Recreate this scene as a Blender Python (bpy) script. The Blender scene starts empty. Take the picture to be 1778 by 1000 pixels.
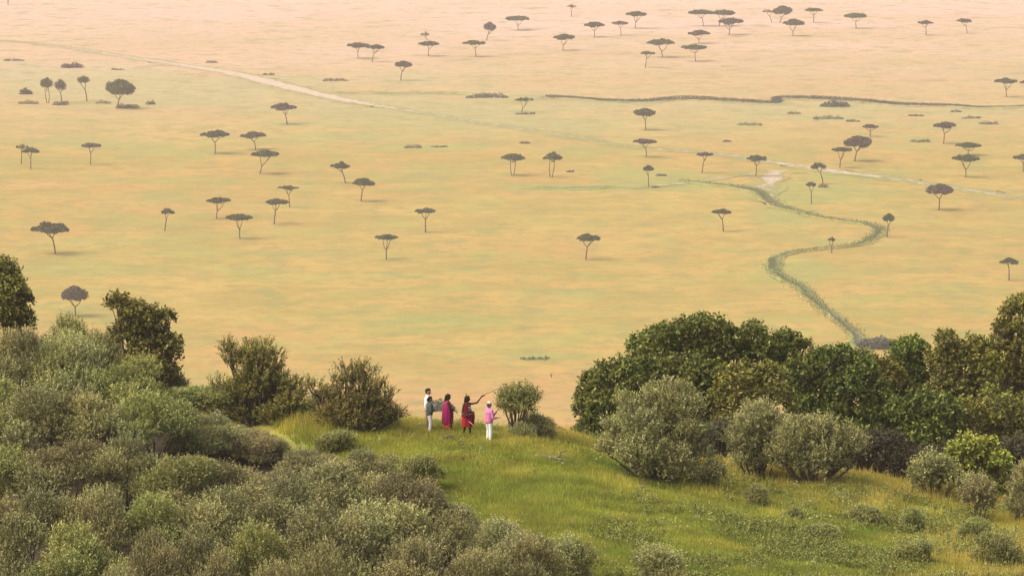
import bpy, math, random
import numpy as np
from mathutils import Vector, Matrix

# ---------------------------------------------------------------- camera, sky, sun, exposure
sc = bpy.context.scene
PW, PH, F, CAM_Z = 1778.0, 1000.0, 8000.0, 192.0
PITCH = math.atan(1019.0 / F)
cd = bpy.data.cameras.new("camera"); cam = bpy.data.objects.new("camera", cd)
sc.collection.objects.link(cam); sc.camera = cam
cd.sensor_width = 36.0; cd.lens = 36.0 * F / PW
cd.clip_start = 1.0; cd.clip_end = 60000.0
cam.location = (0, 0, CAM_Z); cam.rotation_euler = (math.pi / 2 - PITCH, 0, 0)

SUN_EL, SUN_AZ = math.radians(52), math.radians(258)
world = bpy.data.worlds.new("World"); sc.world = world; world.use_nodes = True
wn = world.node_tree.nodes; wl = world.node_tree.links
sky = wn.new("ShaderNodeTexSky"); sky.sky_type = 'NISHITA'; sky.sun_disc = False
sky.sun_elevation = SUN_EL; sky.sun_rotation = SUN_AZ
sky.air_density = 1.0; sky.dust_density = 6.0; sky.ozone_density = 0.6
wl.new(sky.outputs[0], wn["Background"].inputs[0]); wn["Background"].inputs[1].default_value = 0.085

sl = bpy.data.lights.new("sun", 'SUN'); sun = bpy.data.objects.new("sun", sl)
sc.collection.objects.link(sun)
sl.energy = 2.5; sl.angle = math.radians(80); sl.color = (1.0, 0.85, 0.66)
sd = Vector((math.sin(SUN_AZ) * math.cos(SUN_EL), math.cos(SUN_AZ) * math.cos(SUN_EL), math.sin(SUN_EL)))
sun.rotation_euler = (-sd).to_track_quat('-Z', 'Y').to_euler(); sun.location = (-100, -100, 400)

vs = sc.view_settings
vs.view_transform = 'Standard'; vs.look = 'None'; vs.gamma = 1.0; vs.use_curve_mapping = False
vs.exposure = 1.06
sc.render.engine = 'CYCLES'
cy = sc.cycles
cy.max_bounces = 7; cy.diffuse_bounces = 2; cy.glossy_bounces = 2; cy.transmission_bounces = 4
cy.transparent_max_bounces = 8; cy.volume_bounces = 1; cy.use_denoising = True
cy.caustics_reflective = False; cy.caustics_refractive = False

# ---------------------------------------------------------------- helpers
RNG = np.random.default_rng(7)
CA, SA = math.cos(PITCH), math.sin(PITCH)

def ztan(py):
    v = np.asarray(py, float) - 500.0
    return (F * SA + v * CA) / (F * CA - v * SA)

def at(px, py, Y):                       # the point of a sight line at distance Y
    v = py - 500.0; s = F * CA - v * SA
    return np.array([(px - 889.0) * Y / s, Y, CAM_Z - Y * ztan(py)])

def on_plain(px, py, z=0.0):
    return at(px, py, (CAM_Z - z) / ztan(py))

def proj(X, Y, Z):
    dz = Z - CAM_Z
    fw = Y * CA - dz * SA; up = Y * SA + dz * CA
    return 889.0 + F * X / fw, 500.0 - F * up / fw

def vnoise(x, y, seed=0):
    x = np.asarray(x, float); y = np.asarray(y, float)
    xi = np.floor(x); yi = np.floor(y); fx = x - xi; fy = y - yi
    def h(a, b):
        s = np.sin(a * 127.1 + b * 311.7 + seed * 74.7) * 43758.5453
        return s - np.floor(s)
    ux = fx * fx * (3 - 2 * fx); uy = fy * fy * (3 - 2 * fy)
    return (h(xi, yi) * (1 - ux) + h(xi + 1, yi) * ux) * (1 - uy) + (h(xi, yi + 1) * (1 - ux) + h(xi + 1, yi + 1) * ux) * uy

CREST_X = [-600, -200, 0, 250, 330, 430, 515, 600, 700, 800, 900, 1000, 1100, 1300, 1500, 1778, 2100, 2600]
CREST_Y = [710, 720, 730, 726, 700, 735, 716, 730, 738, 742, 752, 766, 792, 824, 846, 876, 900, 920]
FRONT_X = [-600, 0, 500, 700, 820, 960, 1300, 1778, 2600]
FRONT_Y = [1085, 1085, 1080, 1060, 1035, 1000, 1012, 1045, 1080]

def terrain(X, Y):
    X = np.asarray(X, float); Y = np.asarray(Y, float)
    px = 889 + F * X / 200.0
    zc = CAM_Z - 200.0 * ztan(np.interp(px, CREST_X, CREST_Y))
    zf = CAM_Z - 172.0 * ztan(np.interp(px, FRONT_X, FRONT_Y))
    s = (zc - zf) / 28.0
    front = zf + s * (Y - 172.0)
    d = np.maximum(Y - 200.0, 0)
    back = zc - np.where(d < 12, 0.03 * d + 0.02 * d * d, 0.36 + 2.88 + 0.51 * (d - 12))
    z = np.where(Y <= 200, front, back)
    z150 = zf + s * (150.0 - 172.0)
    near = np.where(Y > 120, 154 + (z150 - 154) * np.clip((Y - 120) / 30, 0, 1),
                    np.where(Y > 4, 154 + (120 - Y) / 116 * 36.2, 190.2))
    z = np.where(Y < 150, near, z)
    bump = (vnoise(X / 5, Y / 5, 1) - .5) * .3 + (vnoise(X / 13, Y / 13, 2) - .5) * .5 + (vnoise(X / 1.3, Y / 1.3, 3) - .5) * .07
    z = z + bump * np.clip((Y - 140) / 15, 0, 1)
    z = z - np.maximum(np.abs(X) - 170, 0) * 0.55
    return np.maximum(z, -4.0)

def hit(px, py):                         # where a sight line meets the near hill
    Ys = np.linspace(150, 214, 1281)
    v = py - 500.0; s = F * CA - v * SA
    X = (px - 889.0) * Ys / s; Z = CAM_Z - Ys * ztan(py)
    g = np.nonzero(Z <= terrain(X, Ys))[0]
    i = g[0] if len(g) else np.argmin(np.abs(Z - terrain(X, Ys)))
    return np.array([X[i], Ys[i], float(terrain(X[i], Ys[i]))])

def tag(o, label=None, cat=None, group=None, kind=None):
    if label: o["label"] = label
    if cat: o["category"] = cat
    if group: o["group"] = group
    if kind: o["kind"] = kind
    return o

def link(o, parent=None):
    sc.collection.objects.link(o)
    if parent is not None: o.parent = parent
    return o

def thing(name, label, cat, loc, group=None, rz=0.0):
    o = bpy.data.objects.new(name, None); link(o)
    o.empty_display_size = 0.3; o.location = tuple(loc); o.rotation_euler = (0, 0, rz)
    return tag(o, label, cat, group)

def mesh_arrays(name, V, Fc, mat, cols=None, parent=None, smooth=False, attrs=None):
    """V (n,3); Fc (m,k) int array of equal-sized faces, or a list of such arrays."""
    me = bpy.data.meshes.new(name)
    V = np.asarray(V, np.float32)
    if not isinstance(Fc, list): Fc = [np.asarray(Fc, np.int32)]
    Fc = [np.asarray(f, np.int32) for f in Fc if len(f)]
    me.vertices.add(len(V)); me.vertices.foreach_set("co", V.ravel())
    nl = sum(f.size for f in Fc); npoly = sum(len(f) for f in Fc)
    me.loops.add(nl); me.loops.foreach_set("vertex_index", np.concatenate([f.ravel() for f in Fc]))
    me.polygons.add(npoly)
    starts = []; o = 0
    for f in Fc:
        starts.append(o + np.arange(len(f)) * f.shape[1]); o += f.size
    me.polygons.foreach_set("loop_start", np.concatenate(starts).astype(np.int32))
    if smooth: me.polygons.foreach_set("use_smooth", np.ones(npoly, bool))
    if cols is not None:
        a = me.color_attributes.new("tint", 'FLOAT_COLOR', 'POINT')
        c4 = np.ones((len(V), 4), np.float32); c4[:, :3] = cols
        a.data.foreach_set("color", c4.ravel())
    for k, arr in (attrs or {}).items():
        a = me.attributes.new(k, 'FLOAT', 'POINT'); a.data.foreach_set("value", np.asarray(arr, np.float32))
    me.update(calc_edges=True); me.validate()
    me.materials.append(mat)
    return link(bpy.data.objects.new(name, me), parent)

class MB:                                # collects tubes and lofts for one mesh
    def __init__(s): s.v = []; s.q = []; s.n = 0
    def tube(s, pts, rad, sides=6, cap=True):
        pts = np.asarray(pts, float); n = len(pts); rad = np.broadcast_to(rad, (n,))
        tg = np.gradient(pts, axis=0); tg /= np.linalg.norm(tg, axis=1)[:, None] + 1e-9
        ref = np.array([0.31, 0.9, 0.2])
        rings = []
        for i in range(n):
            a = np.cross(tg[i], ref); a /= np.linalg.norm(a) + 1e-9; b = np.cross(tg[i], a)
            th = np.arange(sides) * 2 * math.pi / sides
            rings.append(pts[i] + rad[i] * (np.cos(th)[:, None] * a + np.sin(th)[:, None] * b))
        s.rings(rings, cap)
    def rings(s, rings, cap=True, closed=True):
        m = len(rings[0]); base = s.n
        for r in rings: s.v.append(np.asarray(r)); s.n += m
        for i in range(len(rings) - 1):
            for j in range(m if closed else m - 1):
                k = (j + 1) % m
                s.q.append((base + i * m + j, base + i * m + k, base + (i + 1) * m + k, base + (i + 1) * m + j))
        if cap:
            for i, fl in ((0, True), (len(rings) - 1, False)):
                c = np.mean(rings[i], axis=0); s.v.append(c[None]); ci = s.n; s.n += 1
                for j in range(m):
                    k = (j + 1) % m; a, b = base + i * m + j, base + i * m + k
                    s.q.append((b, a, ci, ci) if fl else (a, b, ci, ci))
    def arrays(s):
        V = np.concatenate(s.v); Q = [q for q in s.q if q[2] != q[3]]; T = [q[:3] for q in s.q if q[2] == q[3]]
        return V, [np.array(Q, np.int32).reshape(-1, 4), np.array(T, np.int32).reshape(-1, 3)]
    def build(s, name, mat, parent=None, smooth=True):
        V, Fc = s.arrays(); return mesh_arrays(name, V, Fc, mat, parent=parent, smooth=smooth)

# ---------------------------------------------------------------- materials
def newmat(name):
    m = bpy.data.materials.new(name); m.use_nodes = True
    nt = m.node_tree; return m, nt, nt.nodes, nt.links, nt.nodes["Principled BSDF"]

def noise(N, L, vec, scale, detail=4, rough=.6):
    n = N.new("ShaderNodeTexNoise"); n.inputs["Scale"].default_value = scale
    n.inputs["Detail"].default_value = detail; n.inputs["Roughness"].default_value = rough
    if vec is not None: L.new(vec, n.inputs["Vector"])
    return n.outputs["Fac"]

def ramp(N, L, fac, p0, p1, c0=(0, 0, 0, 1), c1=(1, 1, 1, 1)):
    r = N.new("ShaderNodeValToRGB"); e = r.color_ramp.elements
    e[0].position = p0; e[1].position = p1; e[0].color = c0; e[1].color = c1
    L.new(fac, r.inputs[0]); return r.outputs[0]

def mix(N, L, fac, a, b, mode='MIX'):
    m = N.new("ShaderNodeMix"); m.data_type = 'RGBA'; m.blend_type = mode
    for s, v in ((m.inputs[0], fac), (m.inputs[6], a), (m.inputs[7], b)):
        if hasattr(v, "links"): L.new(v, s)
        elif isinstance(v, (int, float)): s.default_value = v
        else: s.default_value = (*v[:3], 1)
    return m.outputs[2]

def math_(N, L, op, a, b=0.0, clamp=False):
    m = N.new("ShaderNodeMath"); m.operation = op; m.use_clamp = clamp
    for s, v in ((m.inputs[0], a), (m.inputs[1], b)):
        if hasattr(v, "links"): L.new(v, s)
        else: s.default_value = v
    return m.outputs[0]

def leaf_material(name, transl=0.3, rough=0.6, var=.25):
    m, nt, N, L, P = newmat(name)
    at_ = N.new("ShaderNodeAttribute"); at_.attribute_name = "tint"
    oi = N.new("ShaderNodeObjectInfo")
    g = N.new("ShaderNodeNewGeometry")
    n = noise(N, L, g.outputs["Position"], 1.1, 3)
    v = math_(N, L, 'ADD', math_(N, L, 'MULTIPLY', n, var * 1.4), 1.0 - var * .7)
    v2 = math_(N, L, 'ADD', math_(N, L, 'MULTIPLY', oi.outputs["Random"], .3), .85)
    hs = N.new("ShaderNodeHueSaturation"); L.new(at_.outputs["Color"], hs.inputs["Color"])
    L.new(math_(N, L, 'MULTIPLY', v, v2), hs.inputs["Value"])
    L.new(math_(N, L, 'ADD', math_(N, L, 'MULTIPLY', oi.outputs["Random"], .03), .485), hs.inputs["Hue"])
    L.new(hs.outputs[0], P.inputs["Base Color"])
    P.inputs["Roughness"].default_value = rough; P.inputs["Specular IOR Level"].default_value = 0.25
    tr = N.new("ShaderNodeBsdfTranslucent"); L.new(hs.outputs[0], tr.inputs[0])
    ms = N.new("ShaderNodeMixShader"); ms.inputs[0].default_value = transl
    L.new(P.outputs[0], ms.inputs[1]); L.new(tr.outputs[0], ms.inputs[2])
    L.new(ms.outputs[0], N["Material Output"].inputs[0])
    return m

def plain_material(name, c0, c1, scale=8.0, rough=.85, bump=0.0, vec="obj"):
    m, nt, N, L, P = newmat(name)
    tc = N.new("ShaderNodeTexCoord")
    f = noise(N, L, tc.outputs["Object"], scale, 5)
    L.new(mix(N, L, ramp(N, L, f, .32, .68), c0, c1), P.inputs["Base Color"])
    P.inputs["Roughness"].default_value = rough; P.inputs["Specular IOR Level"].default_value = .2
    if bump:
        b = N.new("ShaderNodeBump"); b.inputs["Strength"].default_value = bump
        L.new(f, b.inputs["Height"]); L.new(b.outputs[0], P.inputs["Normal"])
    return m

LEAF = leaf_material("foliage leaves", .14)
GRASS = leaf_material("grass blades", .35, .6, .35)
BARK = plain_material("grey brown bark", (.065, .048, .035), (.13, .10, .075), 6, .9, .4)
ABARK = plain_material("acacia bark", (.10, .06, .045), (.16, .10, .08), 3, .9)
DEADWOOD = plain_material("weathered dead wood", (.10, .085, .07), (.19, .165, .14), 9, .9, .4)

def savanna_group():
    g = bpy.data.node_groups.new("savanna grass colour", 'ShaderNodeTree')
    g.interface.new_socket("Colour", in_out='OUTPUT', socket_type='NodeSocketColor')
    N, L = g.nodes, g.links
    out = N.new("NodeGroupOutput"); geo = N.new("ShaderNodeNewGeometry"); pos = geo.outputs["Position"]
    def attr(k):
        a = N.new("ShaderNodeAttribute"); a.attribute_name = k; return a.outputs["Fac"]
    big = noise(N, L, pos, .0045, 4); med = noise(N, L, pos, .022, 5, .65); sm = noise(N, L, pos, .13, 5, .75); fine = noise(N, L, pos, .6, 3, .7)
    dry = mix(N, L, ramp(N, L, big, .42, .58), DRY_A, DRY_B)
    dry = mix(N, L, ramp(N, L, med, .45, .57), dry, DRY_C)
    gr = math_(N, L, 'ADD', math_(N, L, 'MULTIPLY', attr("green"), 1.9), math_(N, L, 'MULTIPLY', math_(N, L, 'SUBTRACT', med, .5), 1.3))
    gr = math_(N, L, 'ADD', gr, math_(N, L, 'MULTIPLY', math_(N, L, 'SUBTRACT', sm, .5), .9))
    gr = ramp(N, L, gr, .11, .58)
    c = mix(N, L, math_(N, L, 'MULTIPLY', gr, .8), dry, GREEN)
    c = mix(N, L, math_(N, L, 'MULTIPLY', attr("pink"), ramp(N, L, sm, .25, .6)), c, PINK)
    tuft = ramp(N, L, sm, .48, .58)
    c = mix(N, L, math_(N, L, 'MULTIPLY', tuft, .55), c, (.185, .165, .06))
    c = mix(N, L, math_(N, L, 'MULTIPLY', ramp(N, L, noise(N, L, pos, .04, 5, .7), .50, .60), .4), c, (.365, .270, .085))
    c = mix(N, L, math_(N, L, 'MULTIPLY', ramp(N, L, noise(N, L, pos, .031, 6, .72), .50, .62), .6), c, (.245, .245, .07))
    c = mix(N, L, math_(N, L, 'MULTIPLY', ramp(N, L, noise(N, L, pos, .017, 6, .75), .58, .66), .75), c, (.19, .20, .065))
    c = mix(N, L, math_(N, L, 'MULTIPLY', attr("pale"), .75), c, (.49, .355, .325))  # pale pink wash of far haze put into the grass colour
    c = mix(N, L, math_(N, L, 'MULTIPLY', ramp(N, L, noise(N, L, pos, .11, 6, .8), .52, .60), .55), c, (.20, .175, .062))
    c = mix(N, L, math_(N, L, 'MULTIPLY', ramp(N, L, noise(N, L, pos, .045, 6, .8), .535, .60), .6), c, (.175, .185, .060))
    c = mix(N, L, math_(N, L, 'MULTIPLY', ramp(N, L, fine, .5, .72), .22), c, (.20, .15, .06))
    L.new(c, out.inputs[0]); return g

DRY_A, DRY_B, DRY_C = (.325, .210, .066), (.332, .240, .070), (.266, .204, .056)
GREEN, PINK = (.205, .240, .072), (.41, .22, .11)
SAV = savanna_group()

def savanna_material(name, soil=None, shoulder=None, rag=1.1, rs=.12):
    m, nt, N, L, P = newmat(name)
    gn = N.new("ShaderNodeGroup"); gn.node_tree = SAV
    c = gn.outputs[0]
    if soil:
        geo = N.new("ShaderNodeNewGeometry")
        a = N.new("ShaderNodeAttribute"); a.attribute_name = "soil"
        n = noise(N, L, geo.outputs["Position"], rs, 5, .75); n2 = noise(N, L, geo.outputs["Position"], .5, 4, .7)
        f = math_(N, L, 'ADD', a.outputs["Fac"], math_(N, L, 'MULTIPLY', math_(N, L, 'SUBTRACT', n, .5), rag))
        if shoulder: c = mix(N, L, math_(N, L, 'MULTIPLY', ramp(N, L, f, .12, .4), .85), c, shoulder)
        s = mix(N, L, ramp(N, L, n2, .35, .65), soil[0], soil[1])
        c = mix(N, L, ramp(N, L, f, .45, .72), c, s)
    L.new(c, P.inputs["Base Color"]); P.inputs["Roughness"].default_value = .95
    P.inputs["Specular IOR Level"].default_value = .05
    return m
# ---------------------------------------------------------------- ground: the plain, its track and its gullies
GREEN_SPOTS = [(1050,182,130,8,.5),(1250,186,170,8,.5),(1450,186,160,10,.55),(1680,194,130,9,.5),(860,178,120,12,.5),
   # px, py, rx, ry, strength: stretches of greener grass on the plain
 (140,140,190,30,.55),(330,160,170,26,.75),(480,150,140,18,.5),(60,118,120,14,.4),(240,180,120,12,.3),
 (640,185,170,28,.5),(790,200,190,30,.6),(720,140,160,16,.3),(900,165,160,14,.35),(1010,215,140,22,.3),
 (1180,215,170,20,.28),(1330,200,120,12,.35),(1440,205,110,10,.4),(1620,215,130,12,.3),(1130,310,120,20,.4),(1000,327,140,7,.55),
 (1400,335,120,20,.55),(1360,375,60,26,.35),(1470,305,90,8,.5),(1200,325,90,10,.4),(620,240,220,14,.3),(760,255,110,8,.4),
 (180,250,180,14,.3),(330,265,150,8,.3),(1370,470,70,22,.55),(1500,520,110,10,.25),(1620,500,120,12,.25),
 (560,440,200,10,.25),(640,480,160,8,.25),(940,590,160,10,.3),(940,620,70,7,.8),(1000,508,55,6,.6),(760,560,200,16,.25),
 (420,470,150,10,.25),(150,420,160,14,.3),(160,470,140,12,.25),(1060,640,60,10,.4),(520,215,120,8,.4),(1460,418,70,6,.45),
 (720,300,160,12,.2),(1560,250,120,8,.2),(1000,260,120,9,.2),(1120,90,160,10,.12),(350,440,120,10,.2),(1290,215,40,5,.5),(1590,242,40,4,.5)]
PINK_SPOTS = [(300,95,330,16,.8),(100,85,180,14,.5),(640,92,230,14,.5),(60,320,70,8,.7),(700,700,800,60,1.0),(420,600,260,30,.4),
 (1000,420,300,25,.15),(1550,80,330,40,.35),(1600,140,260,24,.25),(900,20,900,30,.35),(1250,255,260,14,.15),(250,350,200,20,.2),(1650,420,180,30,.2)]
def masks(X, Y):
    px, py = proj(X, Y, np.zeros_like(X)); out = []
    for spots in (GREEN_SPOTS, PINK_SPOTS):
        m = np.zeros_like(px)
        for cx, cy_, rx, ry, s in spots:
            d2 = ((px - cx) / rx) ** 2 + ((py - cy_) / ry) ** 2
            m = np.maximum(m, s * np.exp(-d2 * 1.1))
        out.append(m)
    pale = np.clip((Y - 1950) / 950, 0, 1) * (.75 + .5 * vnoise(X / 90, Y / 60, 8))  # distance haze painted into the grass colour, stronger farther off
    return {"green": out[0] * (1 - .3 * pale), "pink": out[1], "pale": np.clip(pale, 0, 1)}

def grid_mesh(name, xs, ys, zf, mat, attrs=None, smooth=True):
    XX, YY = np.meshgrid(xs, ys); ZZ = zf(XX, YY)
    V = np.stack([XX, YY, ZZ], -1).reshape(-1, 3); nx, ny = len(xs), len(ys)
    i = (np.arange(ny - 1)[:, None] * nx + np.arange(nx - 1)[None]).ravel()
    Q = np.stack([i, i + 1, i + nx + 1, i + nx], -1)
    a = attrs(XX.ravel(), YY.ravel()) if attrs else None
    return mesh_arrays(name, V, Q, mat, smooth=smooth, attrs=a)

far = [-16000, -9000, -5000, -2500, -1200, -700]
xs = np.array(far + list(np.arange(-460, 461, 5.0)) + [-f for f in far[::-1]])
ys = np.array([-16000, -8000, -3000, -1000, 0, 500, 800, 1000] + list(np.arange(1060, 2200, 3.5)) + list(np.arange(2200, 3300, 6)) + [3600, 4200, 5500, 8000, 16000])
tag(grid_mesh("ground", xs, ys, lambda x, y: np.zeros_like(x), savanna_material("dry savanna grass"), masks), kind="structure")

def spline(P, n=14):
    P = np.asarray(P, float); out = []
    Q = np.vstack([2 * P[0] - P[1], P, 2 * P[-1] - P[-2]])
    for i in range(1, len(Q) - 2):
        t = np.linspace(0, 1, n, endpoint=False)[:, None]
        a, b, c, d = Q[i - 1], Q[i], Q[i + 1], Q[i + 2]
        out.append(.5 * (2 * b + (c - a) * t + (2 * a - 5 * b + 4 * c - d) * t ** 2 + (3 * b - a - 3 * c + d) * t ** 3))
    out.append(P[-1][None]); return np.concatenate(out)

def strip(name, pts, profile, mat, z0, n=14, wob=1.5):
    """pts: (px, py, width m, soil); profile: (u, height, soil) across, u in -1..1"""
    W3 = np.array([list(on_plain(p[0], p[1])[:2]) + [p[2], p[3]] for p in pts])
    C = spline(W3, n); C[:, :2] += np.stack([vnoise(C[:, 0] / 14, C[:, 1] / 14, 41), vnoise(C[:, 0] / 14, C[:, 1] / 14, 42)], -1) * wob - wob * .5; t = np.gradient(C[:, :2], axis=0); t /= np.linalg.norm(t, axis=1)[:, None] + 1e-9
    nrm = np.stack([-t[:, 1], t[:, 0]], -1); k = len(profile)
    C[:, 2] *= .55 + .9 * vnoise(C[:, 0] / 10, C[:, 1] / 10, 43) * (wob > 0) + .45 * (wob == 0)
    V = []; soil = []
    for u, h, s in profile:
        jit = (vnoise(C[:, 0] / 9 + u * 3, C[:, 1] / 9, 5) - .5) * .7 * abs(u)
        xy = C[:, :2] + nrm * (C[:, 2] * .5 * (u + np.sign(u) * jit))[:, None]
        hh = h * (0.7 + .6 * vnoise(xy[:, 0] / 6, xy[:, 1] / 6, 9))
        V.append(np.concatenate([xy, (z0 + hh)[:, None]], 1)); soil.append(s * C[:, 3])
    V = np.stack(V, 1); m = len(C); soil = np.stack(soil, 1)
    i = (np.arange(m - 1)[:, None] * k + np.arange(k - 1)[None]).ravel()
    Q = np.stack([i, i + 1, i + k + 1, i + k], -1)[:, ::-1]
    at_ = masks(V[..., 0].ravel(), V[..., 1].ravel()); at_["soil"] = soil.ravel()
    return tag(mesh_arrays(name, V.reshape(-1, 3), Q, mat, smooth=True, attrs=at_), kind="structure")

TRACK = savanna_material("pale dusty track", ((.33, .27, .20), (.43, .35, .27)), (.15, .17, .065), 1.9, .2)
flat = [(-1, 0, 0), (-.8, 0, .1), (-.45, .0, .8), (0, 0, 1), (.45, 0, .8), (.8, 0, .1), (1, 0, 0)]
strip("dirt_track", [(-40,68,16,.5),(60,76,16,.55),(130,85,14,.62),(210,98,15,.68),(300,111,17,.78),(400,127,19,.88),(500,151,21,.95),(590,172,18,.85),(700,191,14,.58),
  (830,213,15,.50),(950,230,15,.50),(1100,255,14,.48),(1250,268,14,.55),(1330,280,15,.6),(1450,298,16,.7),(1560,312,15,.55),(1680,330,15,.55),(1830,352,15,.5)], flat, TRACK, .10, 14, 0)
strip("side_track", [(1352,297,16,.7),(1343,306,13,.75),(1337,316,13,.75),(1325,328,14,.6),(1336,348,10,.7),(1360,362,9,.6)], flat, TRACK, .16, 8)
strip("faint_track", [(1090,327,9,.5),(1190,318,10,.6),(1300,303,9,.5),(1400,300,9,.5)], flat, TRACK, .14)
MUD = savanna_material("gully mud", ((.085, .09, .065), (.15, .15, .11)), (.14, .20, .055), 2.4, .3)
bank = [(-1, 0, 0), (-.7, .25, .25), (-.42, .55, .5), (-.2, .12, 1), (0, .02, 1.15), (.2, .12, 1), (.42, .55, .5), (.7, .25, .25), (1, 0, 0)]
GULLY = [(1183,316,4.8,0.63),(1225,320,5.9,0.72),(1275,325,7.7,0.9),(1312,333,8.3,0.99),(1328,345,5.3,0.77),(1345,357,4.8,0.63),(1375,367,4.8,0.63),(1430,380,5.3,0.77),(1480,387,5.9,0.81),(1512,393,6.5,0.9),
  (1527,399,5.3,0.9),(1521,409,5.3,0.81),(1502,422,5.3,0.85),(1475,429,4.8,0.77),(1430,433,4.8,0.72),(1385,438,4.8,0.77),(1355,445,4.8,0.81),(1343,455,5.9,0.9),(1342,468,4.8,0.81),(1357,482,4.8,0.85),(1387,499,4.8,0.9),(1405,515,4.8,0.81),(1430,538,4.8,0.95),(1455,557,5.3,0.99),(1480,577,5.9,0.99),(1492,592,6.5,0.99),(1500,625,6.5,0.99)]
strip("gully", GULLY, bank, MUD, .12)
strip("gully", [(905,326,7,.5),(935,327,9,.9),(985,328,9,1.1),(1040,327,8,.95),(1075,325,6,.5)], bank, MUD, .12)
strip("gully", [(560,161,7,.5),(640,163,8,.9),(730,163,8,.8),(790,163,8,.6),(850,168,8,.6)], bank, MUD, .2)
RIVER = [(900,176,9,.7),(950,170,9,1),(1000,172,10,1),(1060,177,11,1.1),(1120,178,11,1.1),(1190,174,11,1.1),(1260,177,13,1.1),(1345,181,12,1.0),(1352,172,12,1),(1430,174,14,1.1),(1500,178,13,1.1),(1570,184,13,1.1),(1650,185,13,1.1),(1710,188,12,1.0),(1830,184,12,1)]
RIVER = [(a, b, w * .8, s * .8) for a, b, w, s in RIVER]
strip("riverbed", RIVER, bank, MUD, .14)

# the near hill
def hill_material():
    m, nt, N, L, P = newmat("hill turf"); lit = N.new("ShaderNodeAttribute"); lit.attribute_name = "litter_shade"
    geo = N.new("ShaderNodeNewGeometry"); pos = geo.outputs["Position"]
    a = noise(N, L, pos, .16, 4); b = noise(N, L, pos, 1.2, 5, .7)
    c = mix(N, L, ramp(N, L, a, .38, .62), (.19, .22, .045), (.28, .25, .06))
    c = mix(N, L, math_(N, L, 'MULTIPLY', ramp(N, L, b, .5, .75), .6), c, (.20, .15, .07))
    c = mix(N, L, lit.outputs["Fac"], c, (.042, .034, .024))                 # leaf litter on thicket earth, darkened to paint in the shade between bushes
    L.new(c, P.inputs["Base Color"]); P.inputs["Roughness"].default_value = 1; P.inputs["Specular IOR Level"].default_value = .03
    return m
def litter_shade(X, Y):
    px, py = proj(X, Y, terrain(X, Y)); return {"litter_shade": np.clip((np.interp(py, [690, 740, 850, 900, 930, 1000, 1040, 1200], [300, 440, 640, 720, 790, 860, 900, 960]) - px) / 50, 0, 1) * (Y < 215) * (Y > 120)}
xs = np.array([-800, -500, -350, -250, -190, -150, -110, -80, -60] + list(np.arange(-50, 50.1, .5)) + [60, 80, 110, 150, 190, 250, 350, 500, 800])
ys = np.array([-300, -150, -50, -10, 0, 5, 10, 20, 30, 45, 60, 75, 90, 105, 120, 130, 140] + list(np.arange(145, 222, .5)) + [225, 230, 240, 260, 290, 330, 380, 440, 500, 540, 600])
tag(grid_mesh("hillside", xs, ys, terrain, hill_material(), litter_shade), kind="structure")

# ---------------------------------------------------------------- foliage makers
def unit(a): return a / (np.linalg.norm(a, axis=-1, keepdims=True) + 1e-9)

def leaves(P, D, Ln, m, ll, lw, aim, rng, c0, c1, jit=.12, tint=None):
    """shoots at P along D, each with m leaves; c0 at the foot to c1 at the young tip"""
    n = len(P); t = np.linspace(.12, 1, m)[None, :] + rng.uniform(-.05, .05, (n, m))
    base = P[:, None] + D[:, None] * (Ln[:, None] * t)[..., None]
    rad = unit(np.cross(D[:, None], rng.normal(size=(n, m, 3))))
    ld = unit(D[:, None] * aim + rad + rng.normal(size=(n, m, 3)) * .25)
    side = unit(np.cross(ld, rng.normal(size=(n, m, 3))))
    sz = rng.uniform(.7, 1.25, (n, m))[..., None]
    tip = base + ld * ll * sz; mid = base + ld * (ll * .5) * sz
    q = np.stack([base, mid + side * lw * .5 * sz, tip, mid - side * lw * .5 * sz], 2)
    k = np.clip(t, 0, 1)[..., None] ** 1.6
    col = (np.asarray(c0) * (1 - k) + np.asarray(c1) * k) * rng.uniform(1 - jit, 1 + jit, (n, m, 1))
    if tint is not None: col = col * tint[:, None]
    return q.reshape(-1, 4, 3), np.repeat(col.reshape(-1, 3), 4, axis=0)

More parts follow.
